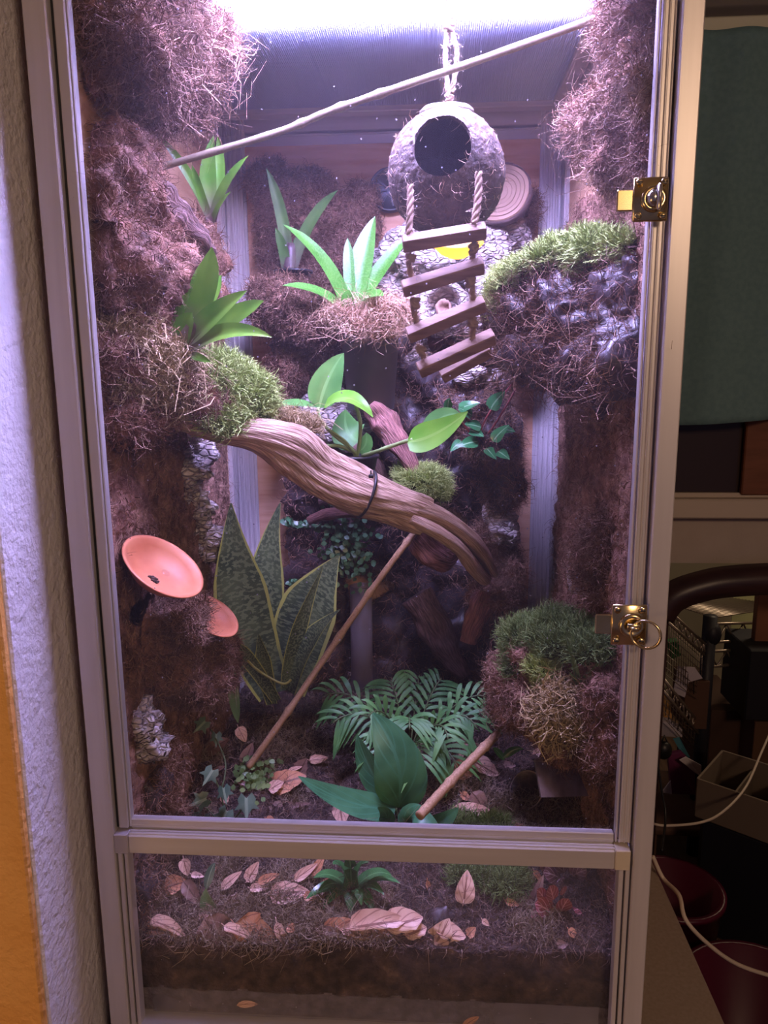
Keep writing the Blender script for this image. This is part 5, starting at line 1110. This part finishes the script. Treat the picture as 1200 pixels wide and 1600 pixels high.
for (a, b, c1) in (((638, 395, .10), (644, 440, .11), 21), ((645, 465, .115), (652, 512, .135), 22), ((654, 540, .14), (662, 558, .155), 23)):
    rope(hut, [A(*a), A((a[0]+b[0])/2-1, (a[1]+b[1])/2, (a[2]+b[2])/2), A(*b)], 10, seed=c1); knot(hut, A(a[0]+4, a[1]+8, a[2]-.004), 14, seed=c1)
for (a, b, c1) in (((742, 378, .10), (737, 412, .11), 31), ((737, 430, .115), (740, 474, .135), 32), ((741, 495, .14), (738, 530, .155), 33)):
    rope(hut, [A(*a), A((a[0]+b[0])/2-1, (a[1]+b[1])/2, (a[2]+b[2])/2), A(*b)], 10, seed=c1); knot(hut, A(a[0]-2, a[1]+10, a[2]-.004), 14, seed=c1)
# yellow scalloped cup, its bright look added as emission
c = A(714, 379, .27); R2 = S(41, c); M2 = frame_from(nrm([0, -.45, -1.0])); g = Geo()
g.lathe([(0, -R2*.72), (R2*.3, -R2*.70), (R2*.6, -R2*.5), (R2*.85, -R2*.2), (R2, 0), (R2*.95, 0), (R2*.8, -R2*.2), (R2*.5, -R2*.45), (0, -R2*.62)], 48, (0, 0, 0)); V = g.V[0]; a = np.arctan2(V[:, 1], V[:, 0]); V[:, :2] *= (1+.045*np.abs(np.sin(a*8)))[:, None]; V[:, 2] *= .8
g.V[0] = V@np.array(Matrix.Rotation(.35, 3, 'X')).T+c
ym = emis('amber_added_glow', (1.0, .50, .04), 1.9); o = single('feeding_cup', g, ym, 'glowing yellow-orange scalloped lamp cup behind the top ladder rung', 'cup')
r = thing('cup_holder', A(714, 402, .40), 'dark metal arm carrying the yellow cup from the cork arch', 'holder'); g = Geo(); g.tube([A(714, 398, .30), A(714, 404, .36), A(716, 400, .50)], .003, 8); build('arm', g, MT['black'], r)
# round vent and wood slice on the back wall
c = A(610, 297, .578); r = thing('round_vent', c, 'black round slotted vent cap on the back wall left of the coconut', 'vent'); Rv = S(33, c); M3 = frame_from((0, -1, 0))
g = Geo(); g.lathe([(0, .004), (Rv*.86, .004), (Rv*.94, .008), (Rv, .006), (Rv, -.006), (0, -.006)], 40, c, M3); build('cap', g, MT['black'], r)
g = Geo()
for i in range(8): a = i*math.pi/4+.2; g.box(c+np.array([math.cos(a)*Rv*.45, -.0052, math.sin(a)*Rv*.45]), (Rv*.6, .003, Rv*.07), np.array(Matrix.Rotation(-a, 3, 'Y')))
build('slot_rib', g, mat('vent_rib', (.05, .05, .06), rough=.5), r, False)
c = A(782, 305, .50); Rs = S(47, c); M3 = frame_from(nrm([-.25, -1, .25])); r = thing('wood_slice', c-np.array([0, 0, Rs]), 'round pale wood slice with bark rim right of the coconut', 'wood slice')
th = np.linspace(0, 2*math.pi, 49)[:-1]; g = Geo(); rings = 7
for i in range(rings):
    r0, r1 = i/rings, (i+1)/rings-.02; z = .009+.0007*(i % 2); V = [c+M3@np.array([Rs*q*math.cos(t)*(1+.04*math.sin(3*t)), Rs*q*math.sin(t)*(1+.04*math.sin(2*t+1)), z]) for q in (r0*.97, r1*.97) for t in th]; n_ = 48; g.add(V, [[j, (j+1) % n_, n_+(j+1) % n_, n_+j] for j in range(n_)], None, 0)
g.lathe([(0, .0085), (Rs*.96, .0085), (Rs*.97, -.006), (0, -.006)], 48, c, M3); build('face', g, MT['slicewood'], r)
g = Geo(); g.lathe([(Rs*.95, .0085), (Rs*1.0, .0095), (Rs*1.05, .006), (Rs*1.04, -.006), (Rs*.95, -.006)], 48, c, M3); V = g.V[0]; g.V[0] = V+(.0012*fbm(V, 90, 2, 3))[:, None]; build('bark_rim', g, MT['driftdk'], r)
# glossy dark shell on the soil, front right
p = G(822, 1250); r = thing('snail_shell', p, 'glossy dark shell lying on the soil under the lower right ledge', 'shell'); Mq = frame_from(nrm([-.55, -.5, .55])); q = p+np.array([0, 0, .016]); g = Geo(); Rq = S(30, q)
g.lathe([(0, -Rq*1.25), (Rq*.45, -Rq*1.1), (Rq*.8, -Rq*.6), (Rq, 0), (Rq*.92, .001), (Rq*.75, -Rq*.5), (0, -Rq*1.0)], 32, q, Mq); build('body_whorl', g, MT['stone'], r); g = Geo(); g.tube([q+Mq@np.array([Rq*.97*math.cos(t), Rq*.97*math.sin(t), 0]) for t in np.linspace(0, 2*math.pi, 33)], .0011, 6, cap=False); build('lip', g, mat('shell_lip', (.32, .26, .2), rough=.4), r)
# wet stone and foam crumbs
p = G(688, 1432); g = Geo(); g.ball(p+np.array([0, 0, .001]), (.016, .013, .010), 30); V = g.V[0]; g.V[0] = V+(.005*fbm(V, 90, 3, 4))[:, None]; single('wet_stone', g, MT['stone'], 'small glistening dark stone behind the torn pale leaf', 'stone')

# ---- leaf litter: every leaf a thing
LIT = [  # px, py, length, width, angle (deg, in the picture), lift, curl, material, label
 (262, 1452, 62, 22, -28, .006, .3, 1, 'pale pink dead leaf at the far left, upper of three'),
 (250, 1466, 58, 22, -22, .002, .4, 2, 'brown dead leaf at the far left, middle of three'),
 (268, 1480, 22, 14, -30, .000, .2, 1, 'small dead leaf tip at the far left, lowest of three'),
 (400, 1470, 84, 56, -35, .012, .7, 2, 'large curled reddish-brown leaf left of centre at the front'),
 (345, 1470, 84, 50, -50, .004, .4, 3, 'dim brown leaf left of the large curled reddish leaf'),
 (372, 1458, 50, 16, -25, .012, .3, 1, 'narrow pink leaf leaning on the curled reddish leaf'),
 (439, 1468, 52, 14, -72, .010, .5, 1, 'narrow upright leaf right of the curled reddish leaf'),
 (452, 1395, 62, 30, 5, .006, .2, 1, 'oval pinkish leaf with dark midrib left of the low plant'),
 (478, 1362, 44, 14, 35, .016, .4, 1, 'bright bent leaf strip touching the low plant from the left'),
 (498, 1352, 34, 14, 60, .022, .3, 2, 'orange-brown leaf standing under the cross rail beside the low plant'),
 (590, 1445, 92, 38, 8, .016, .7, 1, 'long pinkish curled leaf, topmost of the front leaf heap'),
 (632, 1442, 60, 42, 15, .020, .3, 1, 'broad pink leaf tip at the right end of the front leaf heap'),
 (545, 1490, 92, 44, 8, .002, .5, 2, 'broad brown leaf at the bottom of the front leaf heap'),
 (570, 1465, 80, 24, -18, .012, .8, 1, 'curled pale leaf strip across the middle of the front leaf heap'),
 (605, 1485, 60, 30, 55, .003, .3, 2, 'olive-brown leaf pointing up at the right of the front leaf heap'),
 (520, 1462, 52, 14, -12, .016, .4, 3, 'thin dark leaf at the left end of the front leaf heap'),
 (650, 1456, 36, 34, 20, .012, .3, 1, 'small rounded pink leaf between leaf heap and torn leaf'),
 (690, 1460, 52, 34, 62, .010, .2, 1, 'torn pink leaf with dark midrib, lower middle'),
 (707, 1462, 42, 34, -5, .012, .3, 1, 'rounded pale lobe lying right of the torn pink leaf'),
 (727, 1386, 50, 27, 82, .020, .2, 1, 'upright oval pink leaf with a small hole below the rail'),
 (838, 1395, 58, 15, 66, .010, .3, 3, 'narrow pointed leaf standing left of the pink-veined plant'),
 (533, 1272, 34, 24, -80, .014, .4, 1, 'small bright bent leaf hanging under the broad plant'),
 (735, 1270, 62, 24, 8, .006, .3, 1, 'pink leaf lying right of the broad-leaved plant'),
 (748, 1256, 40, 24, -60, .006, .4, 3, 'brown leaf standing behind the pink leaf right of the broad plant'),
 (800, 1290, 36, 8, 5, .004, .2, 2, 'thin orange leaf just above the cross rail on the right'),
 (758, 1200, 52, 26, -30, .010, .6, 1, 'curled pale leaf right of the short bamboo stick'),
 (728, 1205, 44, 30, 10, .006, .5, 2, 'tan leaf behind the short bamboo stick'),
 (735, 1165, 32, 10, 5, .012, .2, 1, 'small tan leaf at the upper end of the short bamboo stick'),
 (498, 1186, 30, 14, 8, .010, .3, 1, 'small pink leaf left of the palm, on the soil'),
 (450, 1222, 60, 34, 18, .010, .3, 2, 'mauve-brown leaf right of the small round-leaved creeper'),
 (432, 1228, 26, 18, 30, .014, .2, 1, 'small pale leaf scrap beside the round-leaved creeper'),
 (470, 1200, 34, 26, 60, .008, .4, 3, 'dull brown leaf behind the mauve-brown leaf'),
 (455, 1258, 60, 10, 6, .004, .2, 3, 'long dark narrow leaf lying above the cross rail left of centre'),
 (378, 1148, 26, 16, -60, .020, .4, 1, 'small pink leaf caught at the foot of the snake plant'),
 (340, 1165, 40, 24, 30, .014, .4, 3, 'dim brown leaf above the ivy'),
 (388, 1178, 36, 18, 70, .012, .4, 3, 'brown leaf upright next to the foot of the long bamboo stick'),
 (275, 1382, 36, 26, 15, .012, .6, 2, 'crumpled reddish leaf in the left corner below the rail'),
 (300, 1395, 44, 20, -50, .008, .5, 3, 'dark crumpled leaf in the left corner below the rail'),
 (290, 1355, 26, 16, -70, .016, .6, 1, 'pale curled leaf close under the rail at left'),
 (395, 1362, 34, 18, 60, .014, .4, 1, 'upright pink leaf scrap below the rail, left of the oval leaf'),
 (420, 1372, 36, 12, 20, .014, .3, 2, 'narrow brown leaf scrap leaning left of the oval leaf'),
 (362, 1375, 40, 14, 40, .014, .3, 1, 'glossy pinkish leaf strip below the rail, left'),
 (405, 1388, 30, 12, 0, .008, .3, 1, 'small pink leaf strip left of the oval leaf'),
 (345, 1405, 30, 14, -10, .004, .3, 3, 'small dull leaf lying mid-left on the soil'),
]
def litter(px, py, ln, w, ang, lift, curl, m_, label, group=None, seed=0):
    p = G(px, py, lift); a = math.radians(ang); q = random.Random(seed)
    d = nrm(AX_R*math.cos(a)+AX_U*math.sin(a)*.9+np.array([0, math.sin(a)*.25, 0])); L1 = S(ln, p); sag = q.uniform(-.12, .25)
    up = TOCAM*.75+np.array([q.uniform(-.3, .3), 0, .9]); up = nrm(up-d*(up@d))
    P_ = bez(p-d*L1/2, p+up*L1*sag, p+d*L1/2, 13)
    P_[:, 2] = np.maximum(P_[:, 2], gz(P_[:, 0], np.maximum(P_[:, 1], .03))+.0015); P_[:, 1] = np.maximum(P_[:, 1], .030)
    W_ = S(w, p)*np.maximum(PROF['ovate'](np.linspace(0, 1, 13)), .03)*1.15
    g = Geo(); g.leaf(P_, W_, up, .08, 6, .10, seed, curl*.5); V = g.V[0]; V[:, 1] = np.maximum(V[:, 1], .0275)
    T = nrm(P_[0]-P_[1]); g.tube([P_[2], P_[0], P_[0]+T*L1*.10+np.array([0, 0, .002])], .0006, 5)
    return single('dead_leaf', g, MT['dead%d' % m_], label, 'leaf', group)
for i, a in enumerate(LIT): litter(*a, seed=i)
rr = random.Random(77); seen = set()
CW = ['in the far left corner', 'left, in line with the dishes', 'in line with the snake plant', 'left of the middle', 'in the middle', 'right of the middle', 'in line with the moss patch', 'in the right corner']
for i in range(110):
    px, py = rr.uniform(225, 940), rr.choice([rr.uniform(1150, 1290), rr.uniform(1350, 1480)])
    if 465 < px < 720 and py < 1290 or (500 < px < 720 and py > 1430): continue
    ci = rr.choice([1, 2, 3, 3]); ang = rr.uniform(-80, 80); row = 'far above the cross rail' if py < 1220 else 'just above the cross rail' if py < 1300 else 'just below the cross rail' if py < 1410 else 'near the lower glass'
    lab = '%s leaf scrap %s, %s' % (['', 'pale', 'rusty', 'dark'][ci], row, CW[int((px-225)/715*8)])
    if lab in seen: continue
    seen.add(lab); litter(px, py, rr.uniform(12, 26), rr.uniform(7, 14), ang, rr.uniform(.002, .008), .4, ci, lab, 'leaf scraps on the soil', seed=100+i)
# bits trapped in the liner
for px, py, m_, lab in ((388, 1565, 1, 'tan leaf scrap trapped low behind the left of the bottom glass'), (735, 1592, 2, 'orange leaf scrap at the very bottom edge of the picture')):
    P0 = A(px, py, .0265); L1 = S(34, P0); g = Geo(); d = nrm(AX_R+AX_U*(.1 if px < 500 else .8)); P_ = bez(P0-d*L1/2, P0+np.array([0, 0, .002]), P0+d*L1/2, 8); g.leaf(P_, L1*.4*np.maximum(PROF['lance'](np.linspace(0, 1, 8)), .04), TOCAM, .05, 4); V = g.V[0]; V[:, 1] = .0215+.0*V[:, 1]; V[:, 1] += np.linspace(0, .0008, len(V)); single('dead_leaf', g, MT['dead%d' % m_], lab, 'leaf')
